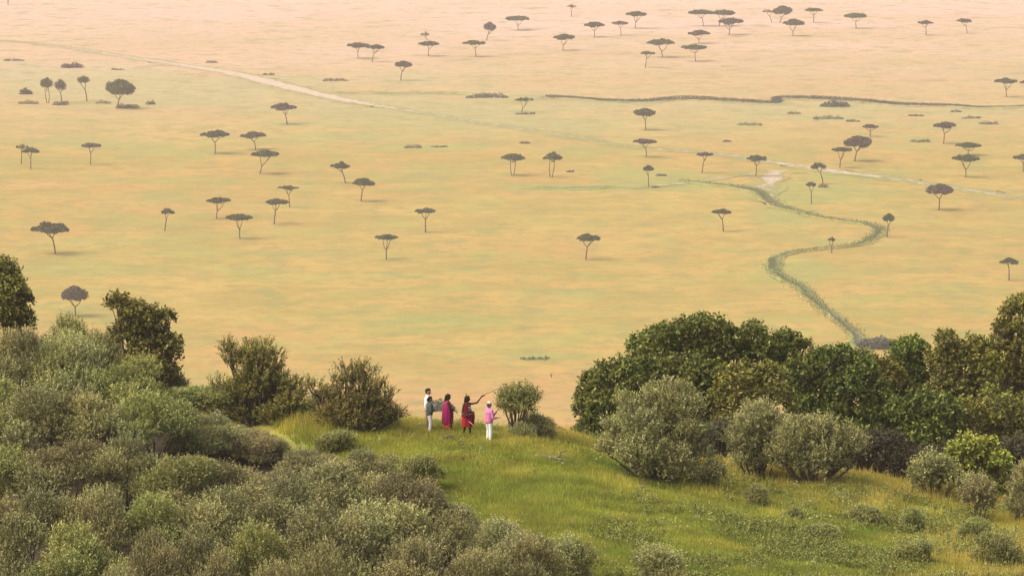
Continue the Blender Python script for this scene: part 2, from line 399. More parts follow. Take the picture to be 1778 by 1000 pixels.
KIND = {
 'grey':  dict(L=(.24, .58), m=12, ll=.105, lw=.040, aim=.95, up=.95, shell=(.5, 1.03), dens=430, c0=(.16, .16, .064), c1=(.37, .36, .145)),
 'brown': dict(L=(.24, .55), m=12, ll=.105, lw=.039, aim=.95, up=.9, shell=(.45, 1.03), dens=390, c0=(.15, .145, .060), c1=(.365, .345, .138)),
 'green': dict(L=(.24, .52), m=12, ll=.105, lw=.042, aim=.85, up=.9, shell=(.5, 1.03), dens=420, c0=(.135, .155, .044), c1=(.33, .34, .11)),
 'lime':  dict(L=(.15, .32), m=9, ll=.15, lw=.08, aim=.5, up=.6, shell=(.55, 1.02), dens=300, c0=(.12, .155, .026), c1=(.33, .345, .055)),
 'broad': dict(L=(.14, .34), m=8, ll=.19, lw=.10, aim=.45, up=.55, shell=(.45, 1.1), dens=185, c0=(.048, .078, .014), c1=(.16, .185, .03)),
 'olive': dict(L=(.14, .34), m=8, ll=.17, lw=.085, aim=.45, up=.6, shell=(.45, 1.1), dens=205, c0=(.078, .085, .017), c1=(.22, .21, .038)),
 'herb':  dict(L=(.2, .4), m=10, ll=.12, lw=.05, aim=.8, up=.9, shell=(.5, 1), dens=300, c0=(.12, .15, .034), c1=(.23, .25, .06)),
 'thicket': dict(L=(.2, .5), m=10, ll=.13, lw=.055, aim=.7, up=.6, shell=(.4, 1.05), dens=260, c0=(.045, .038, .024), c1=(.082, .072, .036)),  # leaf colour darkened to paint in the shade inside the wood
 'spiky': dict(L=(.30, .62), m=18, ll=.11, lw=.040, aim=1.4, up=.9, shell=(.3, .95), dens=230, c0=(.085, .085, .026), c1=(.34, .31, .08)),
}

def shoots(lobes, K, rng, flat=1.0):
    P, D, T = [], [], []
    for x, y, z, r in lobes:
        n = max(6, int(K['dens'] * r * r * rng.uniform(.8, 1.15)))
        d = unit(rng.normal(size=(n * 2, 3))); d = d[d[:, 2] > -.55][:n]
        p = np.array([x, y, z]) + d * r * rng.uniform(*K['shell'], (len(d), 1)) * np.array([1, 1, .85 * flat])
        P.append(p); D.append(unit(d * .75 + np.array([0, 0, K['up']]) + rng.normal(size=d.shape) * .28))
        T.append(np.repeat(rng.uniform(.74, 1.24) * np.array([[rng.uniform(.95, 1.07), 1, rng.uniform(.92, 1.05)]]), len(d), 0))
    return np.concatenate(P), np.concatenate(D), np.concatenate(T)

def foliage_data(lobes, kind, rng, zmin=.12):
    K = KIND[kind]; P, D, T = shoots(lobes, K, rng)
    ok = P[:, 2] > zmin; P, D, T = P[ok], D[ok], T[ok]
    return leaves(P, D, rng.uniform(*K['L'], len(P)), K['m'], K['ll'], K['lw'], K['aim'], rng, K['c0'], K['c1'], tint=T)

def quads_mesh(name, q, col, mat, parent=None):
    return mesh_arrays(name, q.reshape(-1, 3), np.arange(len(q) * 4).reshape(-1, 4), mat, cols=col, parent=parent)

def limbs(mb, lobes, rng, r0=.07, trunk=None, forks=1):
    """stems from the foot (or the top of the trunk) into every lobe"""
    foot = np.array([0, 0, -.15])
    for x, y, z, r in lobes:
        c = np.array([x, y, z])
        if trunk is not None:
            t = rng.uniform(.45, 1.0); s = np.array([trunk[0] * t, trunk[1] * t, trunk[2] * t])
        else: s = foot + rng.normal(size=3) * np.array([.16, .16, 0])
        m = (s + c) / 2 + np.array([(c[0] - s[0]) * .12, (c[1] - s[1]) * .12, -abs(c[2] - s[2]) * .08]) + rng.normal(size=3) * .1
        tt = np.linspace(0, 1, 6)[:, None]
        pts = s * (1 - tt) ** 2 + 2 * m * tt * (1 - tt) + c * tt ** 2
        mb.tube(pts, np.linspace(r0, r0 * .3, 6), 5)
        for _ in range(forks + int(r > .7)):
            e = c + unit(rng.normal(size=3) + np.array([0, 0, .6])) * r * rng.uniform(.6, .95)
            mb.tube(np.linspace(pts[-2], e, 4) + rng.normal(size=(4, 3)) * .03, np.linspace(r0 * .32, .012, 4), 4)

def dome_lobes(W, H, n, rng, r=(.15, .25), depth=.8, skirt=.7):
    out = []
    for i in range(n):
        a = i * 2.4 + rng.uniform(-.4, .4); u = math.sqrt((i + .6) / n) * rng.uniform(.82, 1.05)
        rr = rng.uniform(*r) * W * (1 - .25 * u)
        x = math.cos(a) * u * (.5 * W - rr * .8); y = math.sin(a) * u * (.5 * W - rr * .8) * depth
        top = H * (1 - .42 * u * u) * rng.uniform(.68, 1.04)
        out.append((x, y, max(rr * .75, top - rr), rr))
        if u > .5 and rng.random() < skirt: out.append((x * 1.0, y * 1.0, max(rr * .6, (top - rr) * .42), rr * .95))
    return out
# ---------------------------------------------------------------- acacias on the plain
ACACIA = leaf_material("acacia leaves", .2, .7, .2)
AC_COL = {'g': ((.030, .056, .012), (.060, .098, .020)), 'p': ((.066, .058, .040), (.10, .084, .058)), 'b': ((.026, .056, .020), (.048, .092, .030))}
def acacia(row, idx):
    x0, x1, y0, y1, bx, by, style, label = row
    rng = np.random.default_rng(1000 + idx)
    base = on_plain(bx, by); Y = base[1]; s = Y / F
    top = at(bx, y0, Y)[2]; bot = at(bx, y1, Y)[2]; h = top - bot
    W = (x1 - x0) * s; cx = ((x0 + x1) / 2 - bx) * s
    t = thing("acacia_tree", label, "tree", base, "acacias scattered over the plain")
    tone = 'p' if 'p' in style else ('b' if 'b' in style else 'g')
    c0, c1 = AC_COL[tone]
    pads = []
    if 'D' in style:                                           # deep rounded crown
        for i in range(11):
            a = i * 2.4; u = math.sqrt((i + .5) / 11) * .72
            pads.append((cx + math.cos(a) * u * W / 2, math.sin(a) * u * W / 2, bot + h * (.68 - .38 * u * rng.uniform(.6, 1.3)), W * .2, h * .32))
        pads.append((cx, 0, bot + h * .75, W * .22, h * .25))
    else:                                                      # flat spreading pads
        k = 4 if 'S' in style else (9 if W > 8 else 7)
        for i in range(k):
            a = i * 2.4 + rng.uniform(0, .8); u = math.sqrt((i + .25) / k) * .8
            dome = .5 - .28 * u * u * (2 if 'd' in style else 1)
            pads.append((cx + math.cos(a) * u * W * .42, math.sin(a) * u * W * .42, bot + h * (dome + rng.uniform(.0, .16)), W * rng.uniform(.12, .24), h * rng.uniform(.28, .56)))
        for sx in (-1, 1): pads.append((cx + sx * W * .37, rng.uniform(-.2, .2) * W, bot + h * (.30 if 'd' in style else .46), W * .13, h * .26))
    Q, C = [], []
    lf = max(.34, .052 * W)
    for x, y, z, r, th in pads:
        n = int(70 + 34 * r * r * (2.2 if 'D' in style else 1.5)); n = min(n, 330)
        if 'S' in style: n = n // 2
        d = unit(rng.normal(size=(n, 3))) * (rng.random((n, 1)) ** .4)
        if 'D' not in style: d[:, 2] = np.abs(d[:, 2]) * 1.1 - .45
        p = np.array([x, y, z]) + d * np.array([r, r, th])
        a = unit(rng.normal(size=(n, 3)) * np.array([1, 1, .55])); b = unit(np.cross(a, rng.normal(size=(n, 3))))
        w = lf * rng.uniform(.5, 1.1, (n, 1))
        Q.append(np.stack([p - a * w, p + b * w * .55, p + a * w, p - b * w * .55], 1))
        col = np.array(c0) + (np.array(c1) - np.array(c0)) * rng.random((n, 1)); C.append(np.repeat(col * rng.uniform(.88, 1.12), 4, 0))
    Q = np.concatenate(Q); Q[..., 2] = np.minimum(Q[..., 2], top + .1)
    quads_mesh("crown", Q, np.concatenate(C), ACACIA, t)
    # trunk with limbs up into the pads
    mb = MB(); fork = .5 if 'v' in style else .72
    zf = bot * fork; r0 = max(.24, .027 * (top))
    wob = rng.uniform(-.12, .12, 2) * W * .3
    if 'T' in style:                                           # two stems side by side
        for sx in (-1, 1):
            p = np.array([[sx * .35, 0, -.3], [sx * .9 + cx * .3, 0, bot * .5], [cx + sx * W * .12, 0, bot + h * .4]]); mb.tube(spline(p, 4), np.linspace(r0 * .8, r0 * .4, 9), 6)
        fp = np.array([cx, 0, bot * .9])
    else:
        fp = np.array([cx * .75 * fork, wob[1] * .3, zf])
        p = np.array([[0, 0, -.3], [cx * .22 + wob[0] * .5, wob[1] * .2, zf * .5], fp]); mb.tube(spline(p, 5), np.linspace(r0, r0 * .72, 11), 7)
    nm_ = 2 if W < 7 else 3; a0 = rng.uniform(0, 6.28); mains = []
    for i in range(nm_):
        a = a0 + i * 6.283 / nm_ + rng.uniform(-.5, .5); rr = W * rng.uniform(.14, .26)
        e = np.array([cx + math.cos(a) * rr, math.sin(a) * rr, bot + h * .12]); m = fp * .5 + e * .5 + np.array([0, 0, -.1 * (e[2] - fp[2])]) + rng.normal(size=3) * .15
        mb.tube(spline([fp, m, e], 4), np.linspace(r0 * .66, r0 * .4, 9), 6); mains.append(e)
    for x, y, z, r, th in (pads if 'D' not in style else pads[:7]):
        e = np.array([x, y, z]); s_ = min(mains, key=lambda q: np.hypot(q[0] - x, q[1] - y))
        mb.tube(spline([s_, s_ * .5 + e * .5 + np.array([0, 0, -.05]), e], 3), np.linspace(r0 * .36, r0 * .14, 7), 5)
    mb.build("trunk", ABARK, t)
    return t

TREES = [
 (1195,1239,16,27,1221,46,'b',"flat acacia at the left end of the three touching crowns near the top edge"),
 (1234,1276,15,29,1248,46,'b',"wide acacia in the middle of the three touching crowns near the top edge"),
 (1247,1291,29,44,1265,61,'vp',"lower forked acacia standing in front of the touching crowns near the top edge"),
 (1323,1344,15,25,1340,40,'S',"thin small acacia against the left side of a tall domed crown at the top"),
 (1342,1376,10,27,1354,40,'D',"tall domed grey acacia between a thin small one and a lower one at the top"),
 (1359,1397,32,46,1376,63,'v',"flat acacia directly below the tall domed grey crown at the top"),
 (1397,1428,13,22,1413,40,'',"small flat acacia just right of the tall domed grey crown"),
 (1465,1505,22,33,1487,50,'',"single flat acacia at the top, halfway between two lone groups on the right"),
 (1593,1620,35,44,1608,61,'p',"pale little acacia at upper right, left of a pair of lone far trees"),
 (1661,1687,31,41,1680,58,'p',"farthest right small acacia near the top edge, trunk leaning right"),
 (1194,1233,52,63,1213,76,'vp',"pale acacia whose trunk disappears behind a flat green crown at the top"),
 (1183,1228,77,87,1208,107,'',"flat green acacia overlapping the trunk of the pale acacia behind it"),
 (1123,1171,67,79,1150,100,'v',"broad forked acacia beside a small low acacia, far up the plain"),
 (1112,1138,88,97,1120,118,'',"small low acacia with leaning trunk beside the broad forked one"),
 (1087,1123,19,30,1103,50,'v',"forked pale trunked acacia near the top, upper right of two small flat ones"),
 (1062,1091,36,44,1078,62,'p',"small thin acacia between two larger ones near the top centre"),
 (1014,1050,37,49,1032,65,'b',"dense dark acacia near the top centre, left of a small thin one"),
 (984,1001,7,15,992,30,'S',"faint tiny acacia touching the top edge at the centre"),
 (961,998,58,70,977,88,'v',"acacia with a V shaped fork standing alone in the pale upper plain"),
 (877,919,27,37,900,53,'v',"wide thin topped acacia near the top, right of a round mauve tree"),
 (839,862,38,55,845,71,'Dp',"round mauve tree with a thin leaning trunk near the top"),
 (803,843,70,79,827,99,'',"flat acacia standing below the round mauve tree"),
 (726,763,71,81,744,98,'',"flat acacia with a ghostly pale tree right behind its crown"),
 (730,746,54,65,742,70,'Sp',"ghostly pale sparse tree behind the crown of a flat acacia"),
 (602,641,73,84,622,102,'b',"left tree of the pair of flat acacias touching above the dusty track"),
 (636,668,76,88,646,108,'b',"right tree of the pair of flat acacias touching above the dusty track"),
 (685,716,106,118,696,140,'Dp',"mauve acacia with a thick pale trunk and two lobed crown above the gully"),
 (895,927,167,179,905,196,'vS',"sparse crooked tree at the left end of the dark riverbed"),
 (1100,1139,188,203,1121,226,'Db',"thick crowned tree just below the dark riverbed at centre right"),
 (1099,1141,240,251,1122,273,'p',"flat thin brownish acacia below the thick crowned tree"),
 (870,912,263,279,890,305,'Td',"domed acacia on two joined stems at the centre of the plain"),
 (942,977,262,279,957,308,'Td',"two layered acacia on a pair of parallel stems at the centre of the plain"),
 (1116,1136,287,298,1126,325,'D',"slender small tree with a tuft crown beside the thin gully end"),
 (611,652,308,322,627,350,'d',"dome topped acacia alone, lower right of a smaller tree"),
 (573,608,278,293,600,318,'d',"small acacia with a crooked stem, upper left of a dome topped one"),
 (720,757,359,373,739,404,'b',"bluish green acacia with a straight trunk alone in the middle left plain"),
 (650,691,405,418,671,451,'bv',"lowest acacia of the middle plain, straight trunk forking under a bluish crown"),
 (1001,1043,405,421,1017,451,'b',"box shaped thick flat crown on a leaning reddish trunk"),
 (53,122,383,404,96,441,'d',"largest nearest acacia at the left with a very wide crown"),
 (279,305,360,372,286,401,'d',"small acacia with narrow funnel crown right of the largest one"),
 (358,401,342,353,376,380,'v',"acacia with a wide split fork and lopsided flat crown"),
 (391,438,370,384,417,415,'v',"acacia with a thick flat crown in front of the wide split one"),
 (481,520,321,331,503,360,'S',"thin acacia standing behind the crown of a flat one at left centre"),
 (461,501,343,357,476,389,'b',"flat acacia in front of a thin one with a side branch"),
 (470,516,178,193,499,216,'p',"brown flat acacia with a pale side branch below the dusty track"),
 (348,399,225,240,373,267,'b',"wide flat acacia left of two stacked ones on the left plain"),
 (417,462,227,242,444,260,'p',"mauve flat acacia directly behind a leaning acacia"),
 (436,485,258,275,451,302,'v',"leaning acacia in front of the mauve flat one"),
 (27,50,247,262,37,285,'S',"thin acacia behind the left of a close pair at the left edge"),
 (38,70,254,267,53,294,'d',"nearer dark acacia of the close pair at the left edge"),
 (141,176,247,258,157,286,'p',"lone flat brown acacia right of the close pair at left"),
 (183,236,137,167,204,189,'D',"biggest far tree, a wide dense mauve crown over the green meadow"),
 (69,93,134,156,83,179,'DT',"left tall tree of the small grove in the green meadow"),
 (94,116,137,159,107,178,'Dp',"right tall tree touching its neighbour in the small green meadow grove"),
 (133,157,131,147,151,176,'DS',"airy tree with a pale thin trunk between the grove and the biggest far tree"),
 (1726,1766,135,146,1747,169,'v',"flat acacia at the right edge above the dark riverbed"),
 (1769,1794,138,147,1783,170,'p',"acacia cut by the right edge, beside another above the riverbed"),
 (1497,1526,214,225,1511,238,'p',"small flat mauve tree directly behind a big reddish mauve crown"),
 (1465,1515,236,257,1484,280,'Dp',"big reddish mauve tree with a broad crown on the right plain"),
 (1443,1480,254,265,1458,292,'vp',"thin forked acacia just left of the big reddish mauve tree"),
 (1620,1661,210,225,1638,250,'p',"thick flat mauve acacia alone below the riverbed at right"),
 (1659,1704,246,258,1680,270,'b',"rear tree of the two stacked acacias at the right"),
 (1652,1700,266,282,1677,308,'v',"front tree of the two stacked acacias at the right, with a forked trunk"),
 (1757,1795,267,279,1777,298,'b',"acacia cut by the right edge, right of the two stacked ones"),
 (1209,1239,262,273,1219,301,'p',"small mauve acacia left of the track's bare bend"),
 (1296,1332,268,281,1312,307,'b',"flat acacia standing beside the track right of a small mauve one"),
 (1406,1436,280,294,1429,320,'d',"green acacia with a crooked trunk by the track junction"),
 (1399,1417,314,326,1409,354,'p',"small leaning brown tree below the green crooked acacia"),
 (1607,1656,319,338,1630,365,'Dp',"lopsided two lobed dark acacia below the track at right"),
 (1235,1270,361,374,1256,402,'b',"flat acacia alone, left of the winding gully"),
 (1532,1554,370,386,1540,412,'Dd',"slim green tree standing at the gully's sharp right bend"),
 (1437,1450,410,421,1444,440,'S',"almost bare little tree inside the loop of the winding gully"),
 (1734,1769,445,459,1752,487,'d',"nearest acacia at the right, low above the dark trees"),
 (4,24,-26,-12,14,9,'p',"far acacia in the top left corner with only its trunk inside the picture"),
 (106,154,495,526,131,549,'Dp',"half bare purple tree rising behind the bushes below the largest acacia"),
]
for i, r in enumerate(TREES): acacia(r, i)

# low shrubs of the plain: (px, base py, width px, height px, tone, label)
def cloud(cx, W, Dp, H, n, rng, c0, c1, size, flat=1.0):
    """leaf faces filling a low mound"""
    k = max(3, int(W / max(H, .5) * 1.6)); Q, C = [], []
    for i in range(k):
        ox = (i + .5) / k * W - W / 2 + rng.normal() * W * .03
        hh = H * rng.uniform(.6, 1.0) * (1 - .45 * (abs(ox) / (W / 2)) ** 3); r = W / k * 1.1
        m = n // k
        d = unit(rng.normal(size=(m, 3))) * (rng.random((m, 1)) ** .35)
        p = np.stack([cx + ox + d[:, 0] * r, rng.uniform(-.3, .3) * Dp + d[:, 1] * Dp * .4, np.abs(d[:, 2]) * hh], -1)
        a = unit(rng.normal(size=(m, 3))); b = unit(np.cross(a, rng.normal(size=(m, 3)))); w = size * rng.uniform(.5, 1.1, (m, 1))
        Q.append(np.stack([p - a * w, p + b * w * .6, p + a * w, p - b * w * .6], 1))
        C.append(np.repeat((np.array(c0) + (np.array(c1) - np.array(c0)) * rng.random((m, 1))) * rng.uniform(.85, 1.15), 4, 0))
    Q = np.concatenate(Q); Q[..., 2] = np.maximum(Q[..., 2], .02)
    return Q, np.concatenate(C)
SHRUBS = [
 (125,118,34,12,'p',"mauve peaked shrub alone above the small grove"),(24,106,36,6,'p',"long flat shrub at the left edge above the green meadow"),
 (204,122,20,5,'g',"low green mound at the upper edge of the green meadow"),(368,110,16,7,'g',"small green shrub on the far side of the dusty track"),
 (466,131,18,7,'g',"rounded pale green shrub right of the dusty track"),(581,141,42,7,'p',"long dark low shrub above the thin gully's left end"),
 (45,164,18,14,'p',"round dark bush at the left end of the small grove"),(50,181,34,9,'g',"low green bushes under the round dark bush"),
 (106,183,24,10,'p',"dark bush at the foot of the grove trees"),(221,188,36,11,'p',"dark bush under the biggest far tree"),
 (262,182,14,10,'g',"small upright bush right of the biggest far tree"),(180,180,24,7,'g',"low green bush left of the biggest far tree"),
 (845,170,62,11,'b',"long bluish green thicket left of the dark riverbed"),(1450,186,40,15,'b',"rounded bluish green thicket on the dark riverbed"),
 (913,199,34,6,'p',"dark clump at the foot of the sparse crooked tree"),(718,257,30,8,'p',"dark purple low shrub alone in the left centre plain"),
 (764,256,26,5,'g',"flat green shrub right of the dark purple one"),(911,250,18,6,'p',"small dark shrub above the two stemmed acacias"),
 (1262,247,12,6,'g',"tiny green shrub in the right centre plain"),(1600,247,34,7,'b',"flat bluish green shrub in the right plain"),
 (1437,207,50,9,'b',"widest of the pale bluish shrubs below the riverbed"),(1378,198,20,6,'b',"small bluish shrub left of the widest one below the riverbed"),
 (1480,212,24,6,'b',"low grey shrub right of the widest one below the riverbed"),(1302,218,42,7,'g',"pale green shrub patch at the middle of the right plain"),
 (1660,195,18,6,'b',"small bluish shrub just under the dark riverbed at right"),(1688,206,30,7,'b',"grey green shrub below the riverbed at far right"),
 (1716,216,30,8,'p',"dull mauve shrub right of the thick flat mauve acacia"),(1590,202,26,6,'g',"small green shrub below the riverbed, left of the mauve acacia"),
 (1430,326,14,10,'p',"round dark bush at the foot of the green crooked acacia"),(990,299,12,5,'p',"tiny dark shrub right of the two stemmed acacias"),
 (1148,306,16,6,'p',"small dull shrub beside the slender tuft tree"),(1138,326,12,4,'p',"dark tuft at the foot of the slender tuft tree"),
 (930,624,50,7,'g',"long flat green thicket on the near plain at the centre"),
 (1529,606,58,28,'b',"block shaped dark blue grey thicket behind the right hand trees"),
 (765,712,40,24,'b',"blue grey bush seen between the couple and the person in purple"),
]
SH_COL = {'g': ((.08, .105, .035), (.13, .16, .055)), 'p': ((.065, .055, .045), (.10, .085, .068)), 'b': ((.06, .08, .055), (.09, .11, .07))}
for i, (px, py, w, h, tone, label) in enumerate(SHRUBS):
    b = on_plain(px, py); s = b[1] / F; rng = np.random.default_rng(2000 + i)
    W, H = w * s, h * s
    Q, C = cloud(0, W, W * .6, H * .95, int(90 + 22 * W * H), rng, *SH_COL[tone], max(.3, .13 * H))
    o = quads_mesh("shrub", Q, C, ACACIA); o.location = tuple(b)
    tag(o, label, "shrub", "low shrubs on the plain")

# bare dead sapling
b = on_plain(957, 655); mb = MB(); rng = np.random.default_rng(5)
for a, l in ((-.35, 1.6), (.2, 2.0), (.7, 1.4), (-.05, 1.2)):
    mb.tube(spline([(0, 0, -.1), (a * l * .3, 0, l * .5), (a * l, rng.uniform(-.3, .3), l)], 4), np.linspace(.07, .02, 9), 5)
tag(mb.build("dead_sapling", BARK), "small leafless grey sapling alone on the near plain", "dead sapling").location = tuple(b)

# scrub growing along the riverbed and the gully
def verge(name, pts, spacing, H, half, rng, c0, c1, size, kind, skip=0.0):
    W3 = np.array([list(on_plain(p[0], p[1])[:2]) for p in pts]); C = spline(W3, 14)
    seg = np.linalg.norm(np.diff(C, axis=0), axis=1); tot = seg.sum(); n = int(tot / spacing)
    d = np.sort(rng.uniform(0, tot, n)); cum = np.concatenate([[0], np.cumsum(seg)])
    X = np.interp(d, cum, C[:, 0]); Y = np.interp(d, cum, C[:, 1])
    dens = vnoise(d / 26, d * 0, 4) * .55 + vnoise(d / 90, d * 0, 14) * .45; keep = dens > skip * (.7 + .6 * rng.random(n)); X, Y, dens = X[keep], Y[keep], dens[keep]; n = len(X)
    X = X + rng.normal(size=n) * half * .7; Y = Y + rng.normal(size=n) * half
    Z = np.abs(rng.random(n)) ** 1.1 * H * (.05 + 1.5 * dens)
    p = np.stack([X, Y, Z + .1], -1)
    a = unit(rng.normal(size=(n, 3))); b = unit(np.cross(a, rng.normal(size=(n, 3)))); w = size * rng.uniform(.5, 1.2, (n, 1))
    q = np.stack([p - a * w, p + b * w * .6, p + a * w, p - b * w * .6], 1)
    col = np.repeat((np.array(c0) + (np.array(c1) - np.array(c0)) * rng.random((n, 1))), 4, 0)
    return tag(quads_mesh(name, q, col, ACACIA), kind=kind)
verge("riverside_scrub", RIVER[1:] + [(1950, 180, 1, 1)], .013, 1.5, 1.6, RNG, (.05, .052, .042), (.085, .084, .064), .32, "stuff", .2)
verge("gully_scrub", GULLY, .03, 1.2, 2.2, RNG, (.08, .11, .035), (.16, .20, .06), .24, "stuff", .25)

# ---------------------------------------------------------------- bushes and trees on the hill
PROTO = {}
def prototype(kind, k, big=False):
    key = (kind, k, big)
    if key not in PROTO:
        rng = np.random.default_rng(300 + k * 17 + len(kind)); W, H = (5.4, 4.2) if big else (3.6, 3.1)
        lobes = dome_lobes(W, H, 11 + k, rng, (.12, .215), .8, .45) if big else dome_lobes(W, H, 9 + k, rng)
        q, c = foliage_data(lobes, kind, rng)
        mb = MB(); limbs(mb, lobes[::2], rng, .055)
        V, Fc = mb.arrays()
        PROTO[key] = dict(W=W, H=H, q=q, c=c, V=V, F=Fc, f=None)
    return PROTO[key]

def bush(px, top, Y, w, kind, k, label, group="bushes of the thicket", name="bush", sink=.1, big=False):
    pr = prototype(kind, k, big)
    p = at(px, 700, Y); x = p[0]; zg = float(terrain(x, Y)); zt = at(px, top, Y)[2]
    s = Y / F; sx = w * s / pr['W'] * .93; sz = max(.1, (zt - zg + sink) / (pr['H'] + .25))
    t = thing(name, label, "bush", (x, Y, zg - sink), group, rz=random.Random(int(px * 7 + Y * 13)).uniform(0, 6.28))
    t.scale = (sx, sx, sz)
    if pr['f'] is None:
        pr['f'] = quads_mesh("foliage", pr['q'], pr['c'], LEAF, t); pr['s'] = mesh_arrays("stems", pr['V'], pr['F'], BARK, parent=t, smooth=True)
        pr['q'] = pr['c'] = None
    else:
        for o in (pr['f'], pr['s']):
            c = o.copy(); link(c, t)
    return t

def crowned(name, px0, Y, circles, kind, label, cat, group=None, seed=0, trunk_r=.09, depth=1.0, reps=2, trunk=None, forks=1, sink=.1, base_py=None):
    """a tree or shrub whose crown lobes are given by (px, py, radius px)"""
    rng = np.random.default_rng(5000 + seed); p = at(px0, 700, Y); x0 = p[0]; s = Y / F
    zg = float(terrain(x0, Y)) - sink
    lobes = []
    for cx, cyy, r in circles:
        for j in range(reps):
            q = at(cx, cyy, Y); rr = r * s * rng.uniform(.9, 1.05)
            jx = 0 if j == 0 else rng.uniform(-.35, .35) * rr
            lobes.append((q[0] - x0 + jx, rng.uniform(-1, 1) * rr * 1.2 * depth, q[2] - zg - (0 if j == 0 else rr * rng.uniform(0, .35)), rr))
    t = thing(name, label, cat, (x0, Y, zg), group)
    q, c = foliage_data(lobes, kind, rng); quads_mesh("crown" if cat == "tree" else "foliage", q, c, LEAF, t)
    mb = MB()
    if trunk:
        tp = np.array(trunk, float); mb.tube(spline([(0, 0, -.3), tp * .5 + np.array([.1, 0, 0]), tp], 5), np.linspace(trunk_r * 2, trunk_r * 1.2, 11), 8)
        limbs(mb, lobes, rng, trunk_r, tp, forks)
    else: limbs(mb, lobes, rng, trunk_r, None, forks)
    mb.build("trunk" if cat == "tree" else "stems", BARK, t)
    return t

ORD = ["first", "second", "third", "fourth", "fifth", "sixth", "seventh", "eighth", "ninth", "tenth", "eleventh", "twelfth"]
ROWS = [  # top to bottom through the left thicket: (px, top, Y, width, kind, own words or None)
 ("highest row", [(48,528,206,150,'green',"dull green bush beside the dark shrub at the left edge"),(132,524,206,140,'green',"light green bush with a wispy top, left of a dark rounded shrub"),(195,548,205.5,150,'grey',None),(292,628,203.5,90,'green',"small green bush under the dark rounded shrub")]),
 ("second row", [(22,556,200.5,190,'grey',None),(120,557,200,200,'grey',None),(222,592,199.5,190,'green',None),(338,664,200,130,'green',"low green bush in the dip left of the two topped dark shrub"),(398,640,201.5,120,'green',"light green bush at the left foot of the two topped dark shrub"),(548,690,200.5,80,'green',"low green bush touching the left of the wide spiky shrub"),(672,706,200,70,'green',"low green bush touching the right of the wide spiky shrub")]),
 ("third row", [(-20,640,193,190,'green',None),(75,652,192.5,210,'brown',None),(165,664,192,220,'grey',None),(268,650,193,190,'green',None),(355,700,193.5,170,'grey',None),(448,728,194.5,150,'brown',"brown bush in the shade under the two topped dark shrub"),(585,736,194,90,'green',"pale upright sprig bush below the wide spiky shrub")]),
 ("fourth row", [(12,742,185,200,'green',None),(112,738,184.5,220,'brown',None),(212,722,185.5,210,'grey',None),(310,755,185,210,'green',None),(398,790,184.5,180,'brown',None),(528,772,188.5,160,'brown',None),(640,768,189,150,'grey',None),(730,776,189.5,100,'green',"dark green shrub at the left edge of the grass clearing")]),
 ("fifth row", [(50,822,177,210,'grey',None),(165,815,176.5,200,'brown',None),(268,828,177,210,'green',None),(372,838,176,200,'brown',None),(482,800,180,220,'grey',None),(596,788,181.5,240,'grey',None),(700,815,181,190,'brown',None),(775,862,180.5,130,'grey',None)]),
 ("sixth row", [(128,884,168.5,250,'green',"wide light olive bush filling the bottom left corner"),(258,900,168,160,'brown',None),(350,882,169,190,'grey',None),(450,872,170,210,'green',None),(556,858,171,240,'brown',None),(668,850,172,230,'grey',None),(780,872,172.5,200,'brown',None),(872,888,173,170,'grey',None)]),
 ("lowest row", [(20,960,161,200,'grey',None),(185,955,161.5,190,'grey',None),(368,964,162,130,'lime2',"yellow green bush top at the bottom edge, fully lit"),(470,930,162.5,210,'brown',None),(590,925,163,230,'brown',None),(710,915,163.5,240,'grey',None),(820,920,164.5,210,'brown',None),(915,902,167,180,'grey',None),(992,915,168.5,130,'grey',"dark grey bush reaching into the grass at the bottom centre")]),
]
TONE = {'grey': "grey green", 'brown': "olive brown", 'green': "dull green", 'lime2': "yellow green"}
KIND['lime2'] = dict(KIND['green'], c0=(.15, .15, .055), c1=(.36, .345, .13))
for ri, (row, L) in enumerate(ROWS):
    for i, (px, top, Y, w, kind, own) in enumerate(L):
        lab = own or f"{TONE[kind]} bush, {ORD[i]} from the left in the {row} of the left hand thicket"
        rj = random.Random(ri * 50 + i)
        nk = {'grey': 4, 'brown': 3, 'green': 3, 'lime2': 1}[kind]
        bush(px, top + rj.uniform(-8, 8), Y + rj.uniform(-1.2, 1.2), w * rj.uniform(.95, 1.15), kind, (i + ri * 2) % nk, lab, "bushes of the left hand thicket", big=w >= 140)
bush(1148,930,168,140,'brown',1,"brownish bush with a rounded top alone on the grass at the bottom edge","bushes on the clearing")

SH = "dark spiky shrubs"
crowned("shrub", 5, 207, [(2,478,28),(22,500,22),(8,520,34),(-20,470,30),(-30,510,40),(34,522,16),(12,545,34),(-15,540,34),(30,556,26)], 'olive', "dark shrub cut by the left edge, highest in the thicket", "shrub", SH, 1)
crowned("shrub", 255, 203.5, [(208,528,20),(232,545,26),(258,552,22),(288,552,14),(225,580,30),(262,588,30),(292,600,20),(250,625,34),(300,618,14),(285,640,22)], 'olive', "dark rounded shrub leaning right, above the grey thicket", "shrub", SH, 2, forks=3)
crowned("shrub", 445, 200, [(398,612,13),(402,632,12),(430,628,20),(455,618,20),(470,640,18),(440,655,28),(478,668,26),(505,688,20),(455,695,34),(415,680,24),(500,705,20),(430,725,36),(475,725,28),(397,602,7),(434,606,8),(460,602,8),(480,620,9),(512,668,9),(527,682,8),(520,700,9),(380,672,12)], 'spiky', "dark two topped shrub with spiky upright shoots", "shrub", SH, 3, forks=2)
